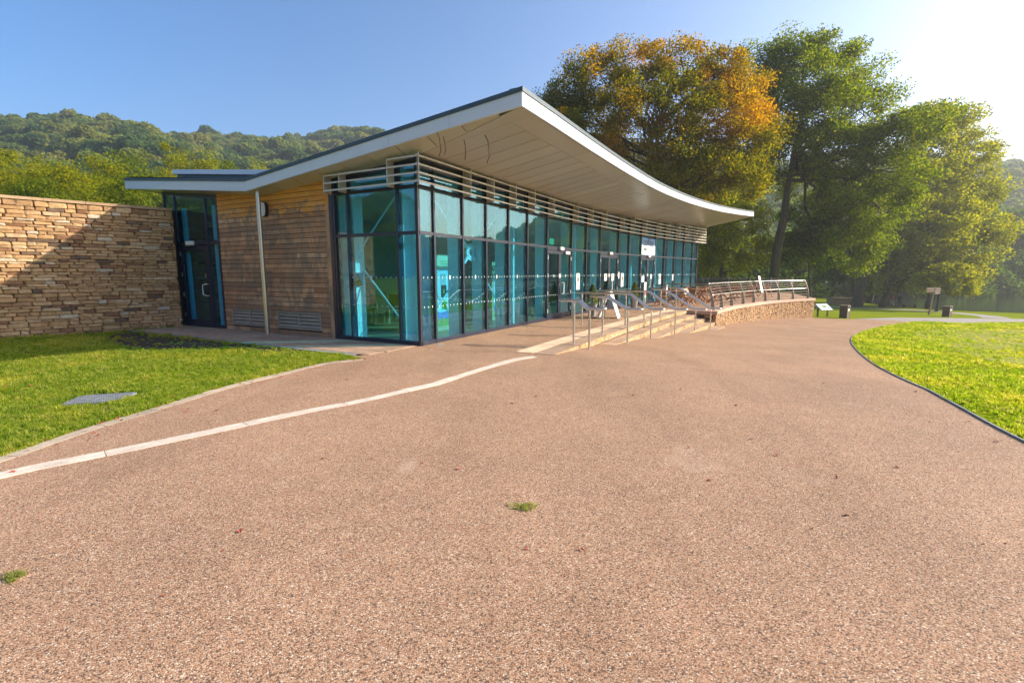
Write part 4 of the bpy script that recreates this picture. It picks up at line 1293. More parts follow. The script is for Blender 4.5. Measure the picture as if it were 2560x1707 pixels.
# ------------------------------------------------------------------ railing on the terrace
rl = left_of(seg, .34)
rs_ = np.concatenate([[0], np.cumsum([np.linalg.norm(rl[i + 1] - rl[i]) for i in range(len(rl) - 1)])])
def rat(t, o_=0.0):
    x = np.interp(t, rs_, [p[0] for p in rl]); y = np.interp(t, rs_, [p[1] for p in rl])
    d = np.array([np.interp(t + .1, rs_, [p[0] for p in rl]) - np.interp(t - .1, rs_, [p[0] for p in rl]), np.interp(t + .1, rs_, [p[1] for p in rl]) - np.interp(t - .1, rs_, [p[1] for p in rl])])
    d /= np.linalg.norm(d)
    return np.array([x, y]) + o_ * np.array([d[1], -d[0]]), d
tr_ = thing('terrace_railing', (*rl[0], 0), 'curved metal railing with horizontal bars along the terrace edge', 'railing')
T0, T1 = .75, rs_[-1] - .35
npost = 9
def bow(z):                                           # the posts lean inwards at the top in a curve
    return .10 - .26 * (z / 1.12) ** 2
for i in range(npost):
    t = T0 + (T1 - T0) * i / (npost - 1)
    b_ = MB(); zz = np.linspace(0.005, 1.12, 9)
    c0, d = rat(t); n = np.array([d[1], -d[0]])
    for z0, z1 in zip(zz, zz[1:]):
        w0, w1 = .16 - .1 * z0 / 1.12, .16 - .1 * z1 / 1.12
        def q(z, w_): 
            p = c0 + n * bow(z); return [(*(p - n * w_ / 2 - d * .012), z), (*(p + n * w_ / 2 - d * .012), z), (*(p + n * w_ / 2 + d * .012), z), (*(p - n * w_ / 2 + d * .012), z)]
        b_.hexa(q(z0, w0), q(z1, w1))
    b_.build('post', M['grey_metal'], tr_)
tt = np.linspace(T0 - .02, T1 + .02, 40)
for z, r_, nm in [(1.135, .024, 'top_rail'), (.64, .02, 'middle_rail')] + [(z, .0075, 'bar') for z in (.13, .29, .45, .78, .9, 1.02)]:
    MB().tube([(*rat(t, bow(min(z, 1.12)) + .01)[0], z) for t in tt], r_, 8).build(nm, M['grey_metal'] if nm == 'bar' else M['steel'], tr_, smooth=True)
# end panel of the railing beside the steps
pA = rat(T0)[0]; pB = pA + np.array([-1.55, 1.25])
for p in (pB,): MB().tube([(*p, .01), (*p, 1.13)], .026, 10).build('end_post', M['steel'], tr_, smooth=True)
for z, w_ in ((1.12, .05), (.64, .035)): MB().bar((*pA, z), (*pB, z), .02, w_).build('end_rail', M['grey_metal'], tr_)
# banner tied to the railing
bt = T0 + (T1 - T0) * .565
bp, bd = rat(bt, .12)
bn = thing('railing_banner', (*bp, .45), 'narrow white banner with red edge tied to the terrace railing', 'banner')
n = np.array([bd[1], -bd[0], 0]); d3 = np.array([bd[0], bd[1], 0])
lean = np.array([.16 * bd[0], .16 * bd[1], 1.0]); lean = lean / np.linalg.norm(lean)
cc = np.array([*bp, .98]) - d3 * .12
up_ = np.array([-.26 * bd[0], -.26 * bd[1], .96]) + n * -.16; up_ /= np.linalg.norm(up_)
MB().box(cc + n * .02, (.30, .012, .96), d3, n, up_).build('board', M['white'], bn)
MB().box(cc + n * .02 + d3 * .165, (.03, .012, .96), d3, n, up_).build('edge', M['red'], bn)

# wire fence along the back of the terrace
bf = thing('wire_fence', (15.3, 40.6, 0), 'thin wire mesh fence with slim posts at the back of the terrace', 'fence')
fa_, fb_ = np.array([14.6, 40.4]), np.array([22.4, 38.9])
for i in range(6):
    p = fa_ + (fb_ - fa_) * i / 5
    MB().tube([(*p, .01), (*p, 1.25)], .03, 8).build('post', M['grey_metal'], bf, smooth=True)
MB().bar((*fa_, 1.16), (*fb_, 1.16), .03, .04).build('rail', M['grey_metal'], bf)
b_ = MB()
for i in range(10): b_.bar((*fa_, .1 + i * .11), (*fb_, .1 + i * .11), .006, .006)
for i in range(60):
    p = fa_ + (fb_ - fa_) * i / 59; b_.bar((*p, .08), (*p, 1.14), .006, .006)
tag(b_.build('mesh_wires', M['edge_metal'], bf), kind='stuff')

# ------------------------------------------------------------------ cafe chairs and tables on the terrace
def folding_chair():
    r = thing('folding_chair', (0, 0, 0), 'slatted wooden folding chair', 'chair', 'cafe chairs on the terrace')
    for i in range(5): MB().box((0, -.17 + i * .085, .44), (.40, .065, .018)).build('seat_slat', M['teak'], r, local=True)
    for sx_ in (-1, 1):
        MB().bar((sx_ * .20, .24, .01), (sx_ * .20, -.24, .88), .022, .045).build('leg', M['teak'], r, local=True)   # long leg carries the back
        MB().bar((sx_ * .175, -.24, .01), (sx_ * .175, .20, .43), .022, .045).build('leg', M['teak'], r, local=True)
    for z, y in ((.60, -.083), (.70, -.138), (.80, -.193)):
        MB().box((0, y, z), (.40, .018, .07), (1, 0, 0), (0, .876, .482), (0, -.482, .876)).build('back_slat', M['teak'], r, local=True)
    MB().bar((-.2, .2, .08), (.2, .2, .08), .02, .03).build('stretcher', M['teak'], r, local=True)
    return r
def cafe_table():
    r = thing('cafe_table', (0, 0, 0), 'slatted wooden cafe table', 'table', 'cafe tables on the terrace')
    for i in range(7): MB().box((0, -.33 + i * .11, .72), (.72, .095, .022)).build('top_slat', M['teak'], r, local=True)
    for sx_ in (-1, 1):
        MB().bar((sx_ * .28, -.3, .01), (sx_ * .28, .3, .70), .022, .045).build('leg', M['teak'], r, local=True)
        MB().bar((sx_ * .25, .3, .01), (sx_ * .25, -.3, .70), .022, .045).build('leg', M['teak'], r, local=True)
    MB().box((0, 0, .69), (.62, .05, .03)).build('rail', M['teak'], r, local=True)
    return r
ch0_, tb0 = folding_chair(), cafe_table()
first = [True, True]
def place(proto, k_, x, y, rz, label):
    o = proto if first[k_] else copy_tree(proto)
    first[k_] = False
    o.location = (x, y, .009); o.rotation_euler = (0, 0, rz)
    o['label'] = label
    return o
tb = [(8.0, 23.9), (10.0, 26.2), (12.0, 28.5), (14.0, 30.2), (16.2, 31.9)]
tn = ['closest to the steps', 'second from the steps', 'in the middle of the row', 'second from the far end', 'closest to the far end']
for i, (x, y) in enumerate(tb):
    place(tb0, 1, x, y, .5 + i * .35, 'slatted wooden cafe table behind the railing, ' + tn[i])
    for j in range(4 if i < 3 else 3):
        a_ = .5 + i * .35 + j * math.pi / 2 + random.uniform(-.2, .2)
        place(ch0_, 0, x + .78 * math.sin(a_), y - .78 * math.cos(a_), a_ + math.pi, 'folding chair ' + ['on the path side', 'on the right', 'on the far side', 'on the left'][j] + ' of the table ' + tn[i])

# ------------------------------------------------------------------ things by the doors
def conifer_pot(s, off, word):
    p = F3(s, off, .009)
    r = thing('potted_conifer', p, 'small clipped conifer in a tapered zinc pot, ' + word, 'plant', 'potted conifers by the doors')
    MB().lathe(p, [(.13, 0), (.19, .44), (.205, .44), (.205, .47), (.17, .47), (.165, .42)], 18).build('pot', M['pot'], r, smooth=True, auto=True)
    MB().tube([p + np.array([0, 0, .4]), p + np.array([0, 0, 1.0])], [.03, .01], 6).build('stem', M['bark'], r)
    rg = np.random.default_rng(int(s * 10)); n = 1500
    h = rg.random(n) ** .8; a_ = rg.uniform(0, 6.283, n); rr = (.23 * (1 - h) ** .75 + .02) * np.sqrt(rg.uniform(.4, 1, n))
    c = np.stack([rr * np.cos(a_), rr * np.sin(a_), .45 + h * .72], 1)
    v, f = leaf_cloud(c, .055, rg, .1, .5)
    o = bpy.data.objects.new('foliage', fast_mesh('foliage', v, f, M['conifer'])); COL.objects.link(o); o.parent = r
conifer_pot(8.9, .75, 'left of the middle doors')
conifer_pot(13.9, .65, 'right of the middle doors')
# A-board
pa = F3(8.6, 1.5, .009)
ab_ = thing('a_board', pa, 'white folding A board sign standing on the terrace by the doors', 'sign')
t3, n3 = ftan(8.6), fnorm(8.6)
vdir = np.array([.93, -.36, 0]); vdir /= np.linalg.norm(vdir); wdir = np.array([-vdir[1], vdir[0], 0])
for sg in (-1, 1):
    top = pa + np.array([0, 0, .98]) + vdir * sg * .03; bot = pa + vdir * sg * .36
    up_ = (top - bot) / np.linalg.norm(top - bot)
    nn = np.cross(wdir, up_)
    MB().box((top + bot) / 2, (.6, .035, np.linalg.norm(top - bot)), wdir, nn, up_).build('panel', M['white'], ab_, bevel=.008)
MB().bar(pa + vdir * -.22 + np.array([0, 0, .33]), pa + vdir * .22 + np.array([0, 0, .33]), .02, .03).build('spreader', M['grey_metal'], ab_)
oo = (pa + np.array([0, 0, .62]) + vdir * .20)
# small upright flag sign
pf = F3(14.6, .9, .009)
fl = thing('upright_sign', pf, 'slim upright white sign with red and green print near the doors', 'sign')
MB().lathe(pf, [(.16, 0), (.16, .02), (.03, .035), (.02, .3)], 14).build('base', M['black'], fl)
n3, t3 = fnorm(14.6), ftan(14.6)
MB().box(pf + np.array([0, 0, .72]), (.26, .02, .9), t3, n3).build('board', M['white'], fl)
MB().box(pf + n3 * .014 + np.array([0, 0, .66]), (.24, .006, .2), t3, n3).build('red_print', M['red'], fl)
MB().box(pf + n3 * .014 + np.array([0, 0, .38]), (.24, .006, .18), t3, n3).build('green_print', M['green_sign'], fl)
# flush uplights in the gravel
for s, o_ in ((.35, .28), (4.6, .3), (9.2, .3)):
    p = F3(s, o_, .008)
    tag(MB().lathe(p, [(.075, 0), (.075, .006), (.06, .008), (.055, .006)], 18).build('ground_light', M['steel'], None, org=tuple(p), smooth=True, auto=True), 'round flush ground light in the gravel ' + ('beside the glass corner' if s < 1 else 'left of the first doors' if s < 5 else 'right of the first doors'), 'light', 'ground lights along the glass')

# ------------------------------------------------------------------ signs on and behind the glass
def text(body, size, loc, t3, n3, m, parent, name='lettering', ext=.002, align='CENTER'):
    cu = bpy.data.curves.new(name, 'FONT'); cu.body = body; cu.size = size; cu.extrude = ext; cu.align_x = align; cu.align_y = 'CENTER'
    cu.materials.append(m)
    o = bpy.data.objects.new(name, cu); COL.objects.link(o); o.parent = parent
    up = np.array([0, 0, 1.0])
    mt = Matrix(((t3[0], up[0], n3[0]), (t3[1], up[1], n3[1]), (t3[2], up[2], n3[2])))
    o.rotation_euler = mt.to_euler()
    o.location = Vector(loc) - WO[parent.name]
    me = bpy.data.meshes.new_from_object(o.evaluated_get(bpy.context.evaluated_depsgraph_get()))
    o2 = bpy.data.objects.new(name, me); COL.objects.link(o2); o2.parent = parent
    o2.location = o.location; o2.rotation_euler = o.rotation_euler
    bpy.data.objects.remove(o)
    return o2
sc_ = (FS[13] + FS[14]) / 2
n3, t3 = nrm[12], np.array([math.cos(R(ANG[12])), math.sin(R(ANG[12])), 0])
cp = (FP[12] + FP[13]) / 2
cs = thing('coffee_sign', (*cp, 2.9), 'pale blue coffee sign in the glass above the far doors', 'sign')
c3 = np.array([cp[0], cp[1], 2.93]) + n3 * .012
MB().box(c3, (1.82, .006, .84), t3, n3).build('board', M['paleblue'], cs)
MB().box(c3 + np.array([0, 0, .25]) + n3 * .001, (1.82, .006, .34), t3, n3).build('band', M['skyblue'], cs)
lt = text('coffee', .56, c3 + np.array([0, 0, .2]) + n3 * .008 - t3 * .05, t3, n3, M['black'], cs, 'lettering'); lt.scale = (.95, 1.0, 1)
for i, m_ in enumerate((M['black'], M['black'], M['greenprint'])):
    MB().box(c3 + t3 * (-.58 + i * .19) + np.array([0, 0, -.15]) + n3 * .006, (.13, .004, .14), t3, n3).build('square', m_, cs)
for x, z, w_ in ((.3, -.16, .5), (-.25, -.31, .5), (.35, -.31, .5)):
    MB().box(c3 + t3 * x + np.array([0, 0, z]) + n3 * .006, (w_, .004, .06), t3, n3).build('print_line', M['frost'], cs)
def notice(s, z, w_, h_, lab, m_='white', figure=True, off=.014, cat='notice'):
    i = max(0, int(np.searchsorted(np.concatenate([[0], np.cumsum(LEN)]), s)) - 1)
    n3, t3 = nrm[i], np.array([math.cos(R(ANG[i])), math.sin(R(ANG[i])), 0])
    p = FP[i] + t3[:2] * (s - float(np.concatenate([[0], np.cumsum(LEN)])[i]))
    c = np.array([p[0], p[1], z]) + n3 * off
    r = thing('notice', c, lab, cat, 'notices on the glass')
    MB().box(c, (w_, .004, h_), t3, n3).build('sheet', M[m_], r)
    if figure:
        MB().box(c + n3 * .004 + np.array([0, 0, h_ * .12]), (w_ * .42, .003, h_ * .26), t3, n3).build('picture', M['black'], r)
        for k_ in range(3): MB().box(c + n3 * .004 + np.array([0, 0, -h_ * (.16 + .08 * k_)]), (w_ * .6, .003, h_ * .02), t3, n3).build('print_line', M['edge_metal'], r)
    return r
cumS = np.concatenate([[0], np.cumsum(LEN)])
notice(cumS[7] + .62, 1.28, .30, .62, 'tall white notice on the glass right of the first doors')
notice(cumS[10] + .52, 1.28, .30, .62, 'tall white notice on the glass right of the middle doors')
notice(cumS[13] + .75, 1.28, .26, .55, 'tall white notice on the glass right of the far doors')
notice(cumS[14] + 1.32, 1.35, .18, .36, 'small white notice on the glass near the far end', figure=False)
notice(cumS[9] + .62, 1.42, .28, .30, 'square white notice on the left leaf of the middle doors')
notice(cumS[9] + 1.42, 1.42, .28, .30, 'square white notice on the right leaf of the middle doors')
notice(cumS[10] + .06, 1.5, .10, .3, 'narrow white plate on the frame of the middle doors', figure=False, off=.036)
notice(cumS[12] + .35, 1.3, .34, .30, 'tilted pale notice on the left leaf of the far doors', 'paleblue', False)
notice(cumS[12] + 1.45, 1.42, .22, .24, 'small pale notice on the right leaf of the far doors', 'paleblue', False)
r = notice(cumS[6] + .45, 2.66, .34, .2, 'green exit sign behind the glass over the first doors', 'green_sign', False, -.05, 'sign')
# warning sign on the fin behind the short glazed front
wa_, wb_, wz = on_b(897, 700, .1)
wc = W(wa_, .08, wz)
ws = thing('warning_sign', wc, 'square warning sign with yellow triangle behind the corner glass', 'sign')
MB().box(wc, (.34, .006, .34), E1, -E2).build('plate', M['white'], ws)
tri = lambda k_, o_: [wc - E2 * o_ + E1 * x * k_ + np.array([0, 0, y * k_]) for x, y in ((-.13, -.12), (.13, -.12), (0, .13))]
MB().hexa(tri(1.08, .004), tri(1.08, .006)).build('border', M['black'], ws)
MB().hexa(tri(.92, .006), tri(.92, .008)).build('triangle', M['yellow'], ws)
MB().box(wc - E2 * .010 + np.array([0, 0, -.03]), (.13, .003, .03), E1 * .94 + np.array([0, 0, .34]), -E2, np.array([0, 0, .94]) - E1 * .34).build('symbol', M['black'], ws)

# ------------------------------------------------------------------ inside: display boards, chairs, table
def display(c, t3, n3, w_, h_, lab, rich=True):
    r = thing('display_board', c, lab, 'display board')
    c = np.array(c, float)
    MB().box(c + np.array([0, 0, h_ / 2]), (w_, .14, h_), t3, n3).build('body', M['oak'], r)
    f0 = c + n3 * .072
    bx_ = lambda x, z, ww, hh, m_, nm, k_=0: MB().box(f0 + n3 * (.003 + .002 * k_) + t3 * x + np.array([0, 0, z]), (ww, .004, hh), t3, n3).build(nm, M[m_], r)
    bx_(.05, h_ * .52, w_ * .86, h_ * .93, 'paleblue', 'print_sheet')
    bx_(.05, h_ * .9, w_ * .86, h_ * .17, 'cream', 'header', 1)
    if rich:
        bx_(-.12, h_ * .52, .26, .34, 'black', 'photograph', 1); bx_(-.12, h_ * .52, .07, .12, 'greenprint', 'photograph', 2)
        bx_(-.1, h_ * .34, .24, .27, 'greenprint', 'photograph', 1)
        bx_(.24, h_ * .38, .3, .22, 'frost', 'map_panel', 1)
        for i in range(14): bx_(.18 + (i % 2) * .17, h_ * (.78 - .022 * (i // 2)), .14, .012, 'grey_metal', 'print_line', 1)
        for i in range(14): bx_(-.15, h_ * (.75 - .011 * i), .26, .010, 'grey_metal', 'print_line', 1)
        for i in range(2): bx_(.0, h_ * (.915 - .03 * i), .55, .025, 'greenprint', 'print_line', 2)
    bx_(.05, h_ * .2, w_ * .86, h_ * .09, 'skyblue', 'picture_sky', 1)
    bx_(.05, h_ * .105, w_ * .86, h_ * .1, 'greenprint', 'picture_trees', 1)
    return r
def at_floor(x, y):
    d = ray(x, y); return ORI + (.013 - CAMZ) / d[2] * d
display(at_floor(1112, 823), ftan(2), fnorm(2), 1.05, 2.08, 'tall display board with map and pictures behind the corner glass')
display(at_floor(1243, 797), ftan(4), fnorm(4), .9, 1.95, 'narrow display board with landscape picture behind the glass', False)
def dining_chair():
    r = thing('dining_chair', (0, 0, 0), 'pale wooden dining chair', 'chair', 'dining chairs behind the corner glass')
    for sx_ in (-1, 1):
        MB().bar((sx_ * .2, -.2, 0), (sx_ * .2, -.2, .45), .035, .035).build('leg', M['oak'], r, local=True)
        MB().tube([(sx_ * .2, .24, 0), (sx_ * .2, .2, .45), (sx_ * .19, .27, 1.02)], .02, 6).build('leg', M['oak'], r, local=True)
    MB().box((0, 0, .46), (.44, .44, .05)).build('seat', M['seat'], r, local=True, bevel=.012)
    MB().box((0, .262, .98), (.40, .025, .09)).build('top_rail', M['oak'], r, local=True)
    MB().box((0, .225, .74), (.34, .02, .36)).build('back_pad', M['seat'], r, local=True)
    return r
dch = dining_chair(); f1 = True
for k_, (px_, py_, rz, lab) in enumerate([(918, 813, 2.6, 'pale wooden dining chair nearest the warning sign behind the glass'), (953, 808, 2.75, 'pale wooden dining chair in the middle of the row behind the glass'), (992, 806, 3.6, 'pale wooden dining chair nearest the round column behind the glass')]):
    o = dch if f1 else copy_tree(dch); f1 = False
    p = at_floor(px_, py_); o.location = tuple(p); o.rotation_euler = (0, 0, rz + A0); o['label'] = lab
pt = at_floor(962, 795)
tbl = thing('dining_table', pt, 'pale wooden table behind the row of dining chairs inside', 'table', None, A0)
MB().box((0, 0, .73), (1.7, .75, .04)).build('top', M['oak'], tbl, local=True)
for x in (-.78, .78):
    for y in (-.32, .32): MB().box((x, y, .355), (.06, .06, .71)).build('leg', M['oak'], tbl, local=True)
# ------------------------------------------------------------------ trees
def branch_tube(mb, pts, r0, r1, seg=6):
    n = len(pts)
    mb.tube(pts, [r0 + (r1 - r0) * i / (n - 1) for i in range(n)], seg)
def tree(name, label, base, lobes, tr, leaf, m, group=None, dens=1.0, nleaf=46, clr=.75, lean=(0, 0), seed=1, seg=7, flat=.12, trunk_top=.72, low=.2):
    """trunk with limbs to every lobe of the crown, twigs to leaf clumps, single leaves in the clumps"""
    rg = np.random.default_rng(seed)
    base = np.array(base, float)
    r = thing(name, base, label, 'tree', group)
    lob = np.array(lobes, float)
    top = (lob[:, 2] + lob[:, 5]).max()
    mb = MB()
    main = lob[np.argmax(lob[:, 2])]
    tp = [np.array([0, 0, -.3])]
    for i in range(1, 8):
        f = i / 7
        tp.append(np.array([lean[0] * f + main[0] * f ** 2 * .5 + rg.normal() * tr * .35 * f, lean[1] * f + main[1] * f ** 2 * .7 + rg.normal() * tr * .35 * f, top * trunk_top * f]))
    rad = [tr * 1.35] + [tr * (1 - .82 * (i / 7)) for i in range(1, 8)]
    mb.tube([base + p for p in tp], rad, seg + 3)
    def trunk_at(z):
        zz = [p[2] for p in tp]
        return np.array([np.interp(z, zz, [p[k_] for p in tp]) for k_ in range(3)])
    cents = []
    for (x, y, z, rx, ry, rz) in lob:
        c = np.array([x, y, z])
        hz = max(top * (low + .3 * rg.random()), min(top * trunk_top * .95, z - .55 * math.hypot(x, y) - rz * .3))
        s0 = trunk_at(hz)
        mid = s0 * .5 + c * .5 + np.array([0, 0, -.06 * np.linalg.norm(c - s0)]) + rg.normal(size=3) * .25
        limb = [p_ + (rg.normal(size=3) * .18 if 0 < i_ < 5 else 0) for i_, p_ in enumerate(bez(s0, mid, c, 6))]
        rl_ = max(.035, tr * .42 * (1 - .5 * z / top))
        branch_tube(mb, [base + p for p in limb], rl_, rl_ * .3, seg)
        n = max(8, int(dens * 1.25 * (rx * ry + rx * rz + ry * rz)))
        d = rg.normal(size=(n, 3)); d /= np.linalg.norm(d, axis=1)[:, None]
        rr = rg.uniform(.35, 1.05, n) ** .6
        cl = c + d * rr[:, None] * np.array([rx, ry, rz])
        cl[:, 2] = np.maximum(cl[:, 2], top * .07)
        for q in cl:
            if rg.random() < .2:
                st_ = limb[rg.integers(2, 6)]
                q0 = q - (q - st_) * .12
                branch_tube(mb, [base + st_, base + (st_ * .45 + q0 * .55) + np.array([0, 0, .1 * np.linalg.norm(q - st_)]) , base + q0], rl_ * .28, .012, 4)
        cents.append(cl)
    cents = np.concatenate(cents)
    mb.build('trunk', M['bark'], r, smooth=True)
    k_ = rg.integers(int(nleaf * 2.0), int(nleaf * 6.0) + 1, len(cents))
    idx = np.repeat(np.arange(len(cents)), k_)
    size_ = rg.uniform(.55, 1.3, len(cents))[idx][:, None] * clr
    dv = rg.normal(size=(len(idx), 3)); dv /= np.linalg.norm(dv, axis=1)[:, None]
    pts = cents[idx] + dv * (rg.random(len(idx)) ** .45)[:, None] * 1.75 * np.array([1, 1, .7]) * size_
    v, f = leaf_cloud(pts, leaf, rg, flat, .7)
    o = bpy.data.objects.new('crown', fast_mesh('crown', v, f, M[m])); COL.objects.link(o); o.parent = r
    return r
def lobes_px(base, Y, items):
    """crown lobes given as photo pixel ellipses at a depth: (x, y, rx, ry, dY)"""
    out = []
    for (x, y, rx, ry, dY) in items:
        p = at_depth(x, y, Y + dY) - np.array(base)
        k_ = (Y + dY) / F
        out.append((p[0], p[1], p[2], rx * k_, (rx + ry) * .5 * k_, ry * k_))
    return out
# the tall trees behind the roof
b = (11.3, 37.6, -1.2)
tree('beech_tree', 'broad beech with orange autumn leaves rising behind the long roof', b,
     lobes_px(b, 38, [(1420, 255, 70, 60, 2), (1500, 190, 85, 55, 0), (1600, 165, 85, 55, 2), (1720, 165, 85, 50, 0), (1800, 185, 60, 55, -1), (1400, 330, 55, 60, -2), (1490, 300, 80, 70, 3), (1590, 280, 90, 75, -3), (1700, 270, 95, 75, -3), (1800, 290, 90, 75, -2), (1860, 360, 70, 65, -3), (1480, 400, 75, 60, 0), (1580, 400, 80, 60, 3), (1690, 390, 90, 65, -3), (1790, 420, 85, 65, -4), (1870, 440, 60, 50, -3), (1620, 490, 90, 50, 4), (1730, 500, 80, 50, 2), (1375, 260, 40, 40, 1), (1880, 250, 55, 60, 1), (1900, 330, 55, 55, 1), (1840, 215, 60, 50, 0)]),
     .48, .155, 'leaf_autumn', None, 2.2, 54, .56, (0.4, 0), 21)
b = at_depth(1932, 712, 45); b[2] = -1.9
tree('tall_tree', 'tall dark green tree with bare trunk behind the terrace railing', b,
     lobes_px(b, 45, [(2000, 130, 75, 50, 0), (2090, 120, 65, 45, 1), (1940, 170, 55, 50, 1), (2050, 200, 95, 65, -2), (2140, 190, 55, 60, 0), (1960, 270, 80, 70, 1), (2060, 290, 95, 70, -3), (2160, 290, 65, 60, -1), (1990, 370, 90, 60, 2), (2100, 380, 90, 60, -2), (2200, 350, 70, 45, -3), (2280, 320, 60, 40, -4), (2340, 290, 50, 35, -4), (2240, 430, 80, 60, -3), (2130, 470, 90, 65, -2), (2020, 470, 70, 60, 3), (2200, 520, 80, 60, -2), (2090, 560, 80, 55, 0), (2170, 590, 60, 50, 1), (1900, 430, 60, 55, 2), (2200, 250, 35, 30, 0), (1910, 240, 50, 60, 2), (1900, 140, 35, 35, 2), (2230, 480, 60, 50, 2), (2040, 620, 60, 40, 3), (2130, 640, 60, 35, 2)]),
     .5, .19, 'leaf_green', None, 1.35, 54, .7, (.1, 0), 22, trunk_top=.8, low=.38)
b = at_depth(2140, 752, 66); b[2] = -3.0
tree('tall_tree', 'tall hazy tree with yellow green leaves left of the lake', b,
     lobes_px(b, 66, [(2370, 285, 55, 35, 2), (2420, 330, 50, 40, 3), (2310, 310, 60, 45, 0), (2470, 380, 35, 22, 3), (2330, 390, 80, 60, 0), (2410, 420, 60, 55, 1), (2290, 470, 70, 60, -2), (2380, 510, 80, 60, 0), (2450, 490, 50, 50, 2), (2330, 580, 90, 60, -2), (2430, 600, 70, 55, 1), (2250, 600, 70, 60, -1), (2380, 670, 80, 45, 2), (2280, 690, 70, 40, 0), (2470, 560, 40, 50, 3)]),
     .6, .30, 'leaf_gold', None, .75, 48, .9, (3.0, 0), 23)
# lower trees behind the terrace and the park
def park_tree(px, py, Y, items, m, lab, seed, tr=.25, leaf=.3, dens=.7, nleaf=40, clr=.8, lean=(0, 0), name='park_tree', z=None):
    b = at_depth(px, py, Y); b[2] = gh(b[0], b[1]) if z is None else z
    return tree(name, lab, b, lobes_px(b, Y, items), tr, leaf, M_ if False else m, 'trees behind the terrace and park', dens, nleaf, clr, lean, seed)
park_tree(1800, 700, 49, [(1780, 600, 70, 60, 0), (1850, 560, 70, 60, -2), (1880, 640, 60, 50, 0), (1790, 660, 60, 40, 1), (1760, 540, 60, 50, 2), (1840, 500, 50, 40, 3)], 'leaf_gold', 'yellow green tree filling the gap beside the far end of the glass', 31, .25, .24, 1.0, 46, .62)
park_tree(1700, 690, 60, [(1700, 470, 70, 50, 0), (1760, 450, 70, 60, 0), (1650, 500, 60, 50, 0), (1780, 520, 60, 50, 0), (1840, 460, 60, 50, 0)], 'leaf_gold', 'pale green tree seen low between the roof and the beech', 32, .25, .3, .7, 42, .8)
park_tree(2030, 705, 48, [(2010, 630, 60, 55, 0), (2070, 620, 60, 50, 2), (2040, 570, 60, 50, 0), (1990, 560, 50, 50, 2)], 'leaf_deep', 'dark tree with thin trunk just right of the tall trunk', 33, .14, .26, .8, 44, .7)
park_tree(2130, 750, 74, [(2090, 660, 60, 45, 0), (2150, 650, 60, 50, 0), (2190, 690, 50, 40, 0), (2110, 600, 60, 50, 2), (2190, 610, 60, 50, 2)], 'leaf_deep', 'dark blue green tree behind the low stone store', 34, .3, .36, .6, 40, .95)
park_tree(2205, 765, 66, [(2240, 690, 50, 35, 0), (2220, 640, 50, 40, 1), (2270, 640, 50, 40, 1)], 'leaf_green', 'leaning tree beside the two walkers', 35, .42, .34, .5, 40, .9, (1.6, 0))
park_tree(2318, 766, 66, [(2320, 680, 45, 35, 0), (2300, 640, 45, 35, 1)], 'leaf_green', 'leaning forked tree to the left of the signpost', 36, .3, .34, .5, 36, .9, (.9, 0))
park_tree(2172, 755, 76, [(2180, 690, 45, 30, 0), (2210, 660, 40, 30, 0)], 'leaf_deep', 'slim leaning tree behind the low stone store', 37, .35, .36, .4, 36, .95, (1.8, 0))
park_tree(2340, 778, 58.5, [(2330, 700, 42, 22, 0), (2385, 690, 48, 26, 0), (2420, 712, 36, 20, 0), (2360, 675, 38, 18, 1), (2310, 715, 30, 18, 0), (2395, 722, 40, 14, -1)], 'leaf_gold', 'small spreading yellow green tree by the signpost', 38, .16, .24, 1.4, 46, .5, (.3, 0), 'small_tree', -3.0)
# far shore of the lake
fs = [(2430, 120, 470, 22), (2490, 125, 545, 24), (2550, 130, 520, 20), (2380, 110, 560, 20), (2600, 120, 560, 24), (2460, 105, 640, 16), (2530, 108, 630, 18), (2660, 115, 520, 22)]
sl = ['tallest dark tree on the far lake shore', 'rounded hazy tree on the far lake shore', 'hazy tree on the far shore at the right edge', 'dark tree where the far shore meets the park', 'hazy tree on the far shore just past the right edge', 'low bushy tree at the head of the lake', 'low bushy tree on the far shore near the right edge', 'tall tree on the far shore outside the frame']
for i, (x, Y, ty, hw_) in enumerate(fs):
    b = at_depth(x, 745, Y); b[2] = -3.0
    it = [(x, ty + 55, 55, 45, 0), (x - 30, ty + 110, 55, 50, 2), (x + 35, ty + 110, 55, 50, -2), (x, ty + 160, 65, 45, 0)] if ty < 600 else [(x, ty + 40, 55, 35, 0), (x + 20, ty + 75, 60, 30, 0)]
    tree('shore_tree', sl[i], b, lobes_px(b, Y, it), .35, .5, 'leaf_deep', 'trees on the far lake shore', .32, 40, 1.25, (0, 0), 60 + i, 5)
# hedge-like dark trees filling the wood behind the park
for i, (x, Y, ty) in enumerate([(2010, 92, 600), (2080, 95, 590), (2150, 98, 600), (2230, 96, 620), (2310, 99, 620), (1950, 90, 590), (1880, 88, 590), (1800, 86, 590), (2380, 102, 640)]):
    b = at_depth(x, 745, Y); b[2] = -3.0
    tree('woodland_tree', 'dark tree of the wood behind the park, ' + ['first', 'second', 'third', 'fourth', 'fifth', 'behind the bare trunk', 'left of the bare trunk', 'behind the terrace end', 'beside the lake'][i] + (' right of the bare trunk' if i < 5 else ''), b, lobes_px(b, Y, [(x, ty + 50, 55, 50, 0), (x - 25, ty + 110, 50, 40, 2), (x + 30, ty + 105, 50, 45, -2)]), .35, .5, 'leaf_deep', 'woodland trees behind the park', .3, 40, 1.2, (0, 0), 80 + i, 5)
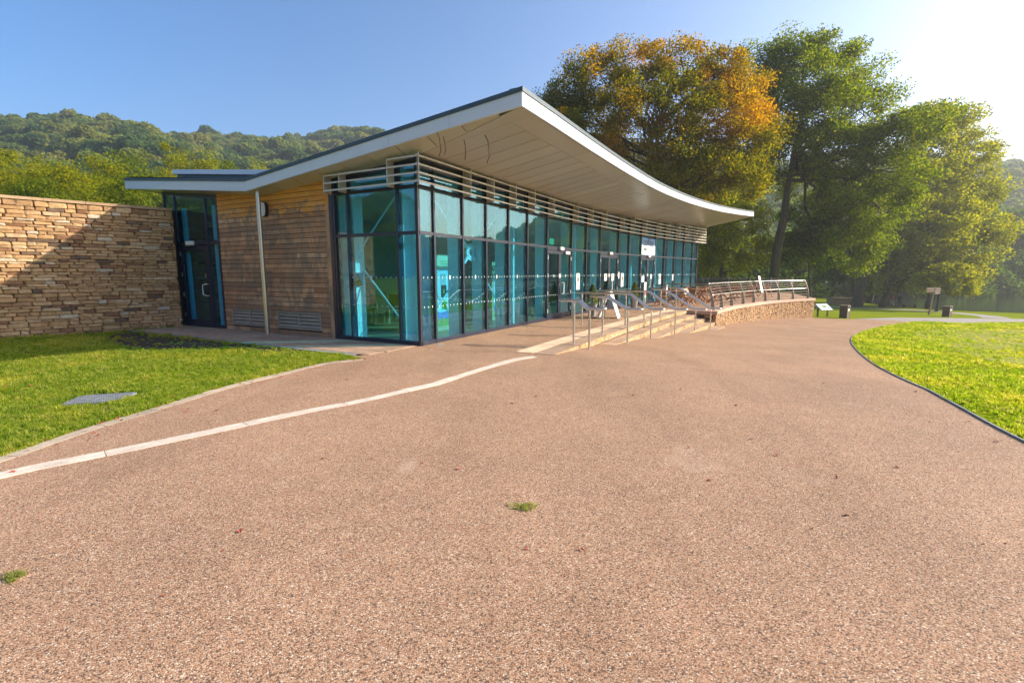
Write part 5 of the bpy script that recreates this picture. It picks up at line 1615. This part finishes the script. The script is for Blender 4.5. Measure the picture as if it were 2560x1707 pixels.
# trees behind the stone wall on the left
LT = [(-40, 40, 372, 1.0, 'leaf_gold', 'yellow green tree at the left edge behind the stone wall'),
      (70, 44, 378, 1.0, 'leaf_gold', 'tall yellow green tree behind the left end of the stone wall'),
      (170, 38, 395, .9, 'leaf_gold', 'bright yellow green tree behind the middle of the stone wall'),
      (255, 42, 402, .8, 'leaf_gold', 'golden tree behind the sunlit end of the stone wall'),
      (330, 52, 382, .8, 'leaf_green', 'green tree left of the low roof end'),
      (430, 64, 368, .8, 'leaf_gold', 'pale tree rising over the low roof'),
      (500, 68, 362, .7, 'leaf_gold', 'pale green tree above the roof upstand'),
      (570, 80, 405, .6, 'leaf_green', 'green tree behind the dip of the roof'),
      (640, 84, 395, .6, 'leaf_gold', 'yellow green tree just right of the roof dip'),
      (330, 34, 455, .7, 'leaf_green', 'low dark tree under the left roof end'),
      (-150, 38, 380, .9, 'leaf_gold', 'yellow green tree outside the left edge'),
      (120, 33, 450, .7, 'leaf_green', 'low green tree close behind the stone wall')]
for i, (x, Y, ty, sc, m, lab) in enumerate(LT):
    b = at_depth(x, 650, Y); b[2] = 0.0
    w = 80 * 40 / Y * sc ** .5
    hgt = 680 - ty
    it = [(x, ty + .16 * hgt, w * .75, hgt * .16, 0), (x - w * .5, ty + .32 * hgt, w * .7, hgt * .17, 1), (x + w * .55, ty + .34 * hgt, w * .7, hgt * .17, -1), (x, ty + .5 * hgt, w, hgt * .18, -1), (x - w * .4, ty + .68 * hgt, w * .8, hgt * .15, 0), (x + w * .5, ty + .68 * hgt, w * .8, hgt * .15, 0)]
    tree('valley_tree', lab, b, lobes_px(b, Y, it), .22, .17 * (Y / 40) ** .5, m, 'trees behind the stone wall', 1.15 * (40 / Y), 62, .6 * (Y / 40) ** .5, (0, 0), 110 + i, 5)

# ------------------------------------------------------------------ park furniture
def litter_bin(p, rz, lab):
    r = thing('litter_bin', p, lab, 'bin', 'litter bins beside the path', rz)
    MB().box((0, 0, .5), (.56, .56, .98)).build('body', M['darkwood'], r, local=True, bevel=.01)
    b_ = MB()
    for i in range(6):
        for sx_ in (-1, 1): b_.box((sx_ * .287, -.23 + i * .092, .5), (.014, .08, .92))
    b_.build('side_slats', M['darkwood'], r, local=True)
    for x in (-.27, .27): MB().box((x, -.29, .5), (.04, .02, .98)).build('corner_trim', M['grey_metal'], r, local=True)
    MB().box((0, 0, 1.02), (.64, .64, .05)).build('lid', M['postwood'], r, local=True, bevel=.008)
    for x in (-.12, .12):
        MB().box((x, -.285, .87), (.18, .02, .16)).build('opening', M['black'], r, local=True)
        MB().box((x, -.285, .68), (.17, .02, .19)).build('label_plate', M['white'], r, local=True)
    return r
p = on_ground(2110, 795); litter_bin(p, R(38), 'brown timber litter bin standing on the lawn beside the map board')
p = on_ground(2366, 792); litter_bin(p, R(30), 'brown timber litter bin at the path fork right of the signpost')
# map board
p = on_ground(2058, 792)
mbd = thing('map_board', p, 'slanted map board on two wooden posts at the terrace end', 'sign', None, R(18))
for x in (-.55, .55): MB().box((x, .08, .36), (.1, .1, .72)).build('post', M['darkwood'], mbd, local=True)
a_ = R(38); uy = np.array([0, math.cos(a_), math.sin(a_)]); uz = np.array([0, -math.sin(a_), math.cos(a_)])
c_ = np.array([0, 0, .82])
MB().box(c_, (1.35, .86, .05), (1, 0, 0), uy, uz).build('frame', M['postwood'], mbd, local=True)
MB().box(c_ + uz * .028, (1.25, .76, .008), (1, 0, 0), uy, uz).build('map_sheet', M['paleblue'], mbd, local=True)
for x, y, w_, h_, m_ in ((.05, .05, .42, .3, 'greenprint'), (-.4, .1, .2, .2, 'frost'), (.4, -.18, .25, .12, 'skyblue'), (-.35, -.2, .3, .1, 'cream')):
    MB().box(c_ + uz * .034 + np.array([x, 0, 0]) + uy * y, (w_, h_, .004), (1, 0, 0), uy, uz).build('map_print', M[m_], mbd, local=True)
# fingerpost
p = on_ground(2322, 787)
fp_ = thing('fingerpost', p, 'wooden fingerpost with four arms beside the small tree', 'signpost', None, R(10))
MB().bar((0, 0, -.05), (.28, 0, 2.95), .13, .13, (0, 1, 0)).build('post', M['postwood'], fp_, local=True)
for z, x0, x1 in ((2.72, -.65, .2), (2.48, -.65, .2), (2.72, .33, .92), (2.48, .33, .92), (2.26, .33, .92)):
    b_ = MB(); tip = -.12 if x0 < 0 else .12
    pr = [(x0, z - .1), (x1, z - .1), (x1, z + .1), (x0, z + .1)]
    pr = pr + [(x0 + tip, z)] if x0 < 0 else [(x0, z - .1), (x1, z - .1), (x1 + tip, z), (x1, z + .1), (x0, z + .1)]
    b_.hexa([(x, -.09, zz) for x, zz in pr], [(x, -.05, zz) for x, zz in pr]); b_.build('arm', M['cap'], fp_, local=True)
# bench
p = on_ground(2273, 768.5)
bn_ = thing('park_bench', p, 'dark wooden park bench under the trees by the lake', 'bench', None, R(-8))
for i in range(4): MB().box((0, -.2 + i * .13, .46), (1.7, .11, .04)).build('seat_slat', M['darkwood'], bn_, local=True)
for x in (-.65, .65): MB().box((x, 0, .22), (.1, .5, .44)).build('leg', M['darkwood'], bn_, local=True)
# low stone store
p = on_ground(2120, 763)
sb_ = thing('stone_store', p, 'low stone store with a flat slab roof among the trees', 'building', None, R(-14))
MB().box((0, 1.2, .45), (3.9, 2.6, .95)).build('wall', M['stone_isl'], sb_, local=True)
MB().box((0, 1.2, .99), (4.1, 2.8, .12)).build('roof_slab', M['wallcap'], sb_, local=True, bevel=.02)

# ------------------------------------------------------------------ two walkers
def skin_mesh(name, verts, edges, radii, m, parent, sub=1):
    me = bpy.data.meshes.new(name); me.from_pydata(verts, edges, []); me.update()
    o = bpy.data.objects.new(name, me); COL.objects.link(o)
    md = o.modifiers.new('skin', 'SKIN')
    for v, r_ in zip(me.skin_vertices[0].data, radii): v.radius = (r_, r_)
    me.skin_vertices[0].data[0].use_root = True
    sm = o.modifiers.new('sub', 'SUBSURF'); sm.levels = sub; sm.render_levels = sub
    dg = bpy.context.evaluated_depsgraph_get()
    me2 = bpy.data.meshes.new_from_object(o.evaluated_get(dg)); me2.name = name
    bpy.data.objects.remove(o)
    for p_ in me2.polygons: p_.use_smooth = True
    me2.materials.clear(); me2.materials.append(m)
    o2 = bpy.data.objects.new(name, me2); COL.objects.link(o2); o2.parent = parent
    return o2
M['skin'] = plain('skin', (.45, .27, .19), .6, 0, .05, 20)
M['hair'] = plain('dark_hair', (.03, .02, .015), .7, 0, .2, 20)
M['redcoat'] = plain('red_jacket', (.42, .035, .045), .8, 0, .15, 10)
M['darkcoat'] = plain('dark_coat', (.02, .025, .035), .8, 0, .15, 10)
M['paletrs'] = plain('pale_trousers', (.50, .50, .52), .8, 0, .1, 10)
M['darktrs'] = plain('dark_trousers', (.025, .025, .03), .8, 0, .1, 10)
def person(p, rz, lab, coat, trs, stride):
    r = thing('person', p, lab, 'person', 'walkers in the park', rz)
    V = [(0, 0, .96), (0, 0, 1.15), (0, 0, 1.38), (0, .0, 1.5), (0, .01, 1.58), (0, .02, 1.68),
         (.18, 0, 1.42), (.24, .04, 1.14), (.22, -.1, .92), (.22, -.14, .84), (-.18, 0, 1.42), (-.24, -.05, 1.14), (-.22, -.02, .9), (-.22, -.04, .82),
         (.09, 0, .92), (.1, -.1 * stride, .5), (.1, -.16 * stride, .09), (.1, -.3 * stride - .05, .04), (-.09, 0, .92), (-.1, .06 * stride, .5), (-.1, .24 * stride, .1), (-.1, .14 * stride - .02, .04)]
    Eg = [(0, 1), (1, 2), (2, 3), (3, 4), (4, 5), (2, 6), (6, 7), (7, 8), (8, 9), (2, 10), (10, 11), (11, 12), (12, 13), (0, 14), (14, 15), (15, 16), (16, 17), (0, 18), (18, 19), (19, 20), (20, 21)]
    Rd = [.135, .125, .14, .055, .08, .095, .055, .042, .032, .04, .055, .042, .032, .04, .085, .06, .042, .04, .085, .06, .042, .04]
    skin_mesh('body', V, Eg, Rd, M['skin'], r)
    cv = [V[i] for i in (0, 1, 2, 6, 7, 8, 10, 11, 12)] + [(0, 0, 1.46), (0, 0, .86)]
    skin_mesh('jacket', cv, [(0, 1), (1, 2), (2, 3), (3, 4), (4, 5), (2, 6), (6, 7), (7, 8), (2, 9), (0, 10)], [.17, .155, .165, .08, .062, .05, .08, .062, .05, .09, .17], coat, r)
    tv = [V[i] for i in (0, 14, 15, 16, 18, 19, 20)]
    skin_mesh('trousers', tv, [(0, 1), (1, 2), (2, 3), (0, 4), (4, 5), (5, 6)], [.15, .105, .08, .06, .105, .08, .06], trs, r)
    skin_mesh('hair', [(0, .04, 1.64), (0, .03, 1.72), (0, .0, 1.76)], [(0, 1), (1, 2)], [.09, .105, .07], M['hair'], r)
    return r
person(on_ground(2229, 766), R(20), 'person in red jacket and pale trousers walking under the trees', M['redcoat'], M['paletrs'], 1.0)
person(on_ground(2248, 767), R(-15), 'person in dark coat and trousers walking beside the red jacket', M['darkcoat'], M['darktrs'], .7)

# ------------------------------------------------------------------ grass, fallen leaves
def inside(poly, x, y):
    poly = np.array([p[:2] for p in poly]); n = len(poly)
    c = np.zeros(len(x), bool); j = n - 1
    for i in range(n):
        xi, yi = poly[i]; xj, yj = poly[j]
        c ^= ((yi > y) != (yj > y)) & (x < (xj - xi) * (y - yi) / (yj - yi + 1e-12) + xi)
        j = i
    return c
gv = []
for i in range(4):
    rg = np.random.default_rng(200 + i)
    vs_, fs_ = [], []
    for b_ in range(16):
        a_ = rg.uniform(0, 6.283); r0 = rg.uniform(0, .035); h = rg.uniform(.022, .05); w_ = rg.uniform(.0022, .004)
        dx, dy = math.cos(a_), math.sin(a_); px_, py_ = -dy * w_, dx * w_
        ph = rg.uniform(0, 6.283); x0, y0 = r0 * math.cos(ph), r0 * math.sin(ph)
        ln = rg.uniform(.2, .9) * h; n0 = len(vs_)
        vs_ += [(x0 - px_, y0 - py_, 0), (x0 + px_, y0 + py_, 0), (x0 + px_ + dx * ln * .4, y0 + py_ + dy * ln * .4, h * .65), (x0 - px_ + dx * ln * .4, y0 - py_ + dy * ln * .4, h * .65), (x0 + dx * ln, y0 + dy * ln, h)]
        fs_ += [(n0, n0 + 1, n0 + 2, n0 + 3), (n0 + 3, n0 + 2, n0 + 4)]
    me = bpy.data.meshes.new('grass_tuft'); me.from_pydata(vs_, [], fs_); me.materials.append(M['grass'])
    gv.append(bpy.data.objects.new('grass_tuft', me))
rg = np.random.default_rng(77)
def scatter_grass(name, poly, bbox, n, excl, lab, near, falloff, worn_=False):
    x = rg.uniform(bbox[0], bbox[1], n); y = rg.uniform(bbox[2], bbox[3], n)
    ok = inside(poly, x, y)
    for e in excl: ok &= ~inside(e, x + rg.normal(size=n) * (.16 if len(e) > 8 else .02), y + rg.normal(size=n) * (.16 if len(e) > 8 else .02))
    if worn_: ok &= ~(inside(worn, x + rg.normal(size=n) * .5, y + rg.normal(size=n) * .5) & (rg.random(n) < .72))
    ok &= (np.abs(x) < 1.12 * y + 1.0) & (y > 1)
    d = np.hypot(x, y)
    keep = rg.random(n) < np.clip((near / d) ** falloff, 0, 1)
    patch = np.sin(x * 1.7 + 1.3 * np.sin(y * 1.1)) * np.sin(y * 1.9 + .7 * np.sin(x * 1.3))
    keep &= rg.random(n) < np.clip(.85 + .5 * patch, .25, 1)
    ok &= keep
    x, y, d, patch = x[ok], y[ok], d[ok], patch[ok]
    z = np.interp(y + .6 * x, QX, QZ)
    sc = (.72 + .25 * patch + .5 * rg.random(len(x)) * (rg.random(len(x)) < .15)) * np.clip((d / near) ** .45, 1, 1.9)
    return tag(instancer(name, np.stack([x, y, z], 1), gv, smin=.7, smax=1.3, seed=int(n) % 97, tilt=.25, scales=sc), lab, 'grass')
lawnL = [p for p in left_of(lawn_edge, .0)] + [W(-.4, -1.66)[:2], W(-9.2, -1.62)[:2], wa[:2] + np.array([.05, -.1]), w_end[:2] + np.array([.1, -.1])]
grate = [(-5.62, 5.62), (-4.95, 5.75), (-4.88, 6.38), (-5.55, 6.28)]
scatter_grass('lawn_grass', lawnL, (-16, -2, 1, 15), 330000, [soil_poly, grate], 'short grass of the left hand lawn below the stone wall', 6, 1.2)
lawnR = [p for p in left_of(kerb, -.03)] + [np.array([90, -6])]
scatter_grass('lawn_grass', lawnR, (3.5, 50, 2, 44), 1300000, [], 'bright grass of the right hand lawn inside the curving edge', 7, 1.7, True)
# sparse weeds growing in the dark soil and two tufts in the gravel
x = rg.uniform(-11, -2, 5000); y = rg.uniform(8.3, 14.5, 5000); ok = inside(soil_poly, x, y)
ok &= rg.random(5000) < .3
instancer('soil_weeds', np.stack([x[ok], y[ok], np.full(ok.sum(), .004)], 1), gv, smin=.6, smax=1.1, seed=5, tilt=.3)
for (px_, py_, lab) in ((1308, 1270, 'small green grass tuft lying on the gravel in the middle'), (30, 1445, 'dark green grass clump on the gravel at the left edge')):
    c = on_ground(px_, py_); n = 22
    off = rg.normal(size=(n, 3)) * np.array([.035, .022, 0])
    cm = MB()
    for q_ in off:
        gm = gv[int(rg.integers(4))].data; a_ = rg.uniform(0, 6.283); sc_ = rg.uniform(.45, .85)
        cm.add([(q_[0] + sc_ * (v.co.x * math.cos(a_) - v.co.y * math.sin(a_)) + c[0], q_[1] + sc_ * (v.co.x * math.sin(a_) + v.co.y * math.cos(a_)) + c[1], .004 + sc_ * v.co.z * .7 + c[2]) for v in gm.vertices], [tuple(p.vertices) for p in gm.polygons])
    tag(cm.build('grass_clump', M['clump'], None, org=tuple(c)), lab, 'grass clump')
# fallen leaves: the larger ones singly, crumbs as one scatter
def leaf_shape(seed):
    rg_ = np.random.default_rng(seed); n = 9; vs_ = [(0, 0, .006)]
    for i in range(n):
        u = 2 * math.pi * i / n; rr = (.5 if i % 2 else .34) * rg_.uniform(.8, 1.2)
        vs_.append((rr * math.cos(u) * 1.3, rr * math.sin(u) * .8, rg_.uniform(0, .28)))
    me = bpy.data.meshes.new('fallen_leaf'); me.from_pydata(vs_, [], [(0, i + 1, (i + 1) % n + 1) for i in range(n)]); me.materials.append(M['leaf_fallen']); return me
LS = [leaf_shape(i) for i in range(4)]
leaf_px = [(33, 1182), (270, 1075), (235, 1083), (120, 1102), (60, 1108), (245, 1090), (170, 1068), (560, 994), (465, 1030), (470, 1024), (590, 972), (608, 962), (745, 941), (866, 951), (788, 1000), (836, 978), (933, 1147), (805, 1149), (1055, 1160), (1146, 1174), (1773, 1203), (1453, 1376), (1340, 992), (1583, 990), (1840, 1015), (1720, 1120), (1880, 1098), (2058, 960), (2115, 1290), (2090, 1195), (2490, 1105), (2420, 1055), (2290, 980), (1560, 920), (1250, 960), (320, 1074), (1316, 1374), (540, 1028), (700, 945), (645, 957), (395, 1020), (1940, 1140), (2240, 1170), (980, 1240), (600, 1330), (1700, 975), (1280, 1010)]
for i, (x, y) in enumerate(leaf_px):
    c = on_ground(x, y)
    o = bpy.data.objects.new('fallen_leaf', LS[i % 4]); COL.objects.link(o)
    o.location = (c[0], c[1], c[2] + .008); s_ = random.uniform(.025, .045); o.scale = (s_, s_, s_); o.rotation_euler = (random.uniform(-.3, .3), random.uniform(-.3, .3), random.uniform(0, 6.28))
    tag(o, 'small dry red brown leaf fallen on the path', 'leaf', 'fallen leaves on the path')
lo = [bpy.data.objects.new('leaf_crumb', me) for me in LS]
n = 420
x = rg.uniform(-4, 12, n); y = 2.2 + 16 * rg.random(n) ** 1.3
ok = inside(plaza, x, y) & (np.abs(x) < 1.1 * y)
tag(instancer('leaf_crumbs', np.stack([x[ok], y[ok], np.interp(y[ok] + .6 * x[ok], QX, QZ) + .006], 1), lo, smin=.007, smax=.02, seed=12, tilt=.4), 'tiny leaf crumbs scattered over the gravel', 'leaf litter')

# drift of small leaves along the lawn edging and on the left lawn
le = np.array([p for p in lawn_edge if p[1] > 2.5])
i_ = rg.integers(0, len(le), 90); dp = le[i_] + np.stack([np.abs(rg.normal(size=90)) * .22 - .05, rg.normal(size=90) * .12], 1)
lx = rg.uniform(-9, -4, 60); ly = rg.uniform(4.5, 10, 60); okl = inside(lawnL, lx, ly)
dp = np.concatenate([dp, np.stack([lx[okl], ly[okl]], 1)])
dz = np.concatenate([np.full(90, .012), np.full(okl.sum(), .035)])
ld = [bpy.data.objects.new('small_leaf', me) for me in LS]
tag(instancer('leaf_drift', np.column_stack([dp, dz]), ld, smin=.014, smax=.04, seed=21, tilt=.5), 'small red brown leaves gathered along the left lawn edge', 'leaf litter')

# ------------------------------------------------------------------ hazy air of the valley
hz = MB().box((0, 60, 78), (1700, 1700, 166)).build('haze', M['white'])
hz.data.materials.clear()
k = NT('haze_air'); k.n.remove(k.b)
pv_ = k.nd('ShaderNodeVolumePrincipled')
pv_.inputs['Color'].default_value = (.86, .93, 1.0, 1)
pv_.inputs['Density'].default_value = .0006
pv_.inputs['Anisotropy'].default_value = .4
k.lk(pv_.outputs[0], k.out.inputs['Volume'])
hz.data.materials.append(k.m)
hz['kind'] = 'stuff'
tag(hz, 'pale morning haze filling the valley', 'haze')
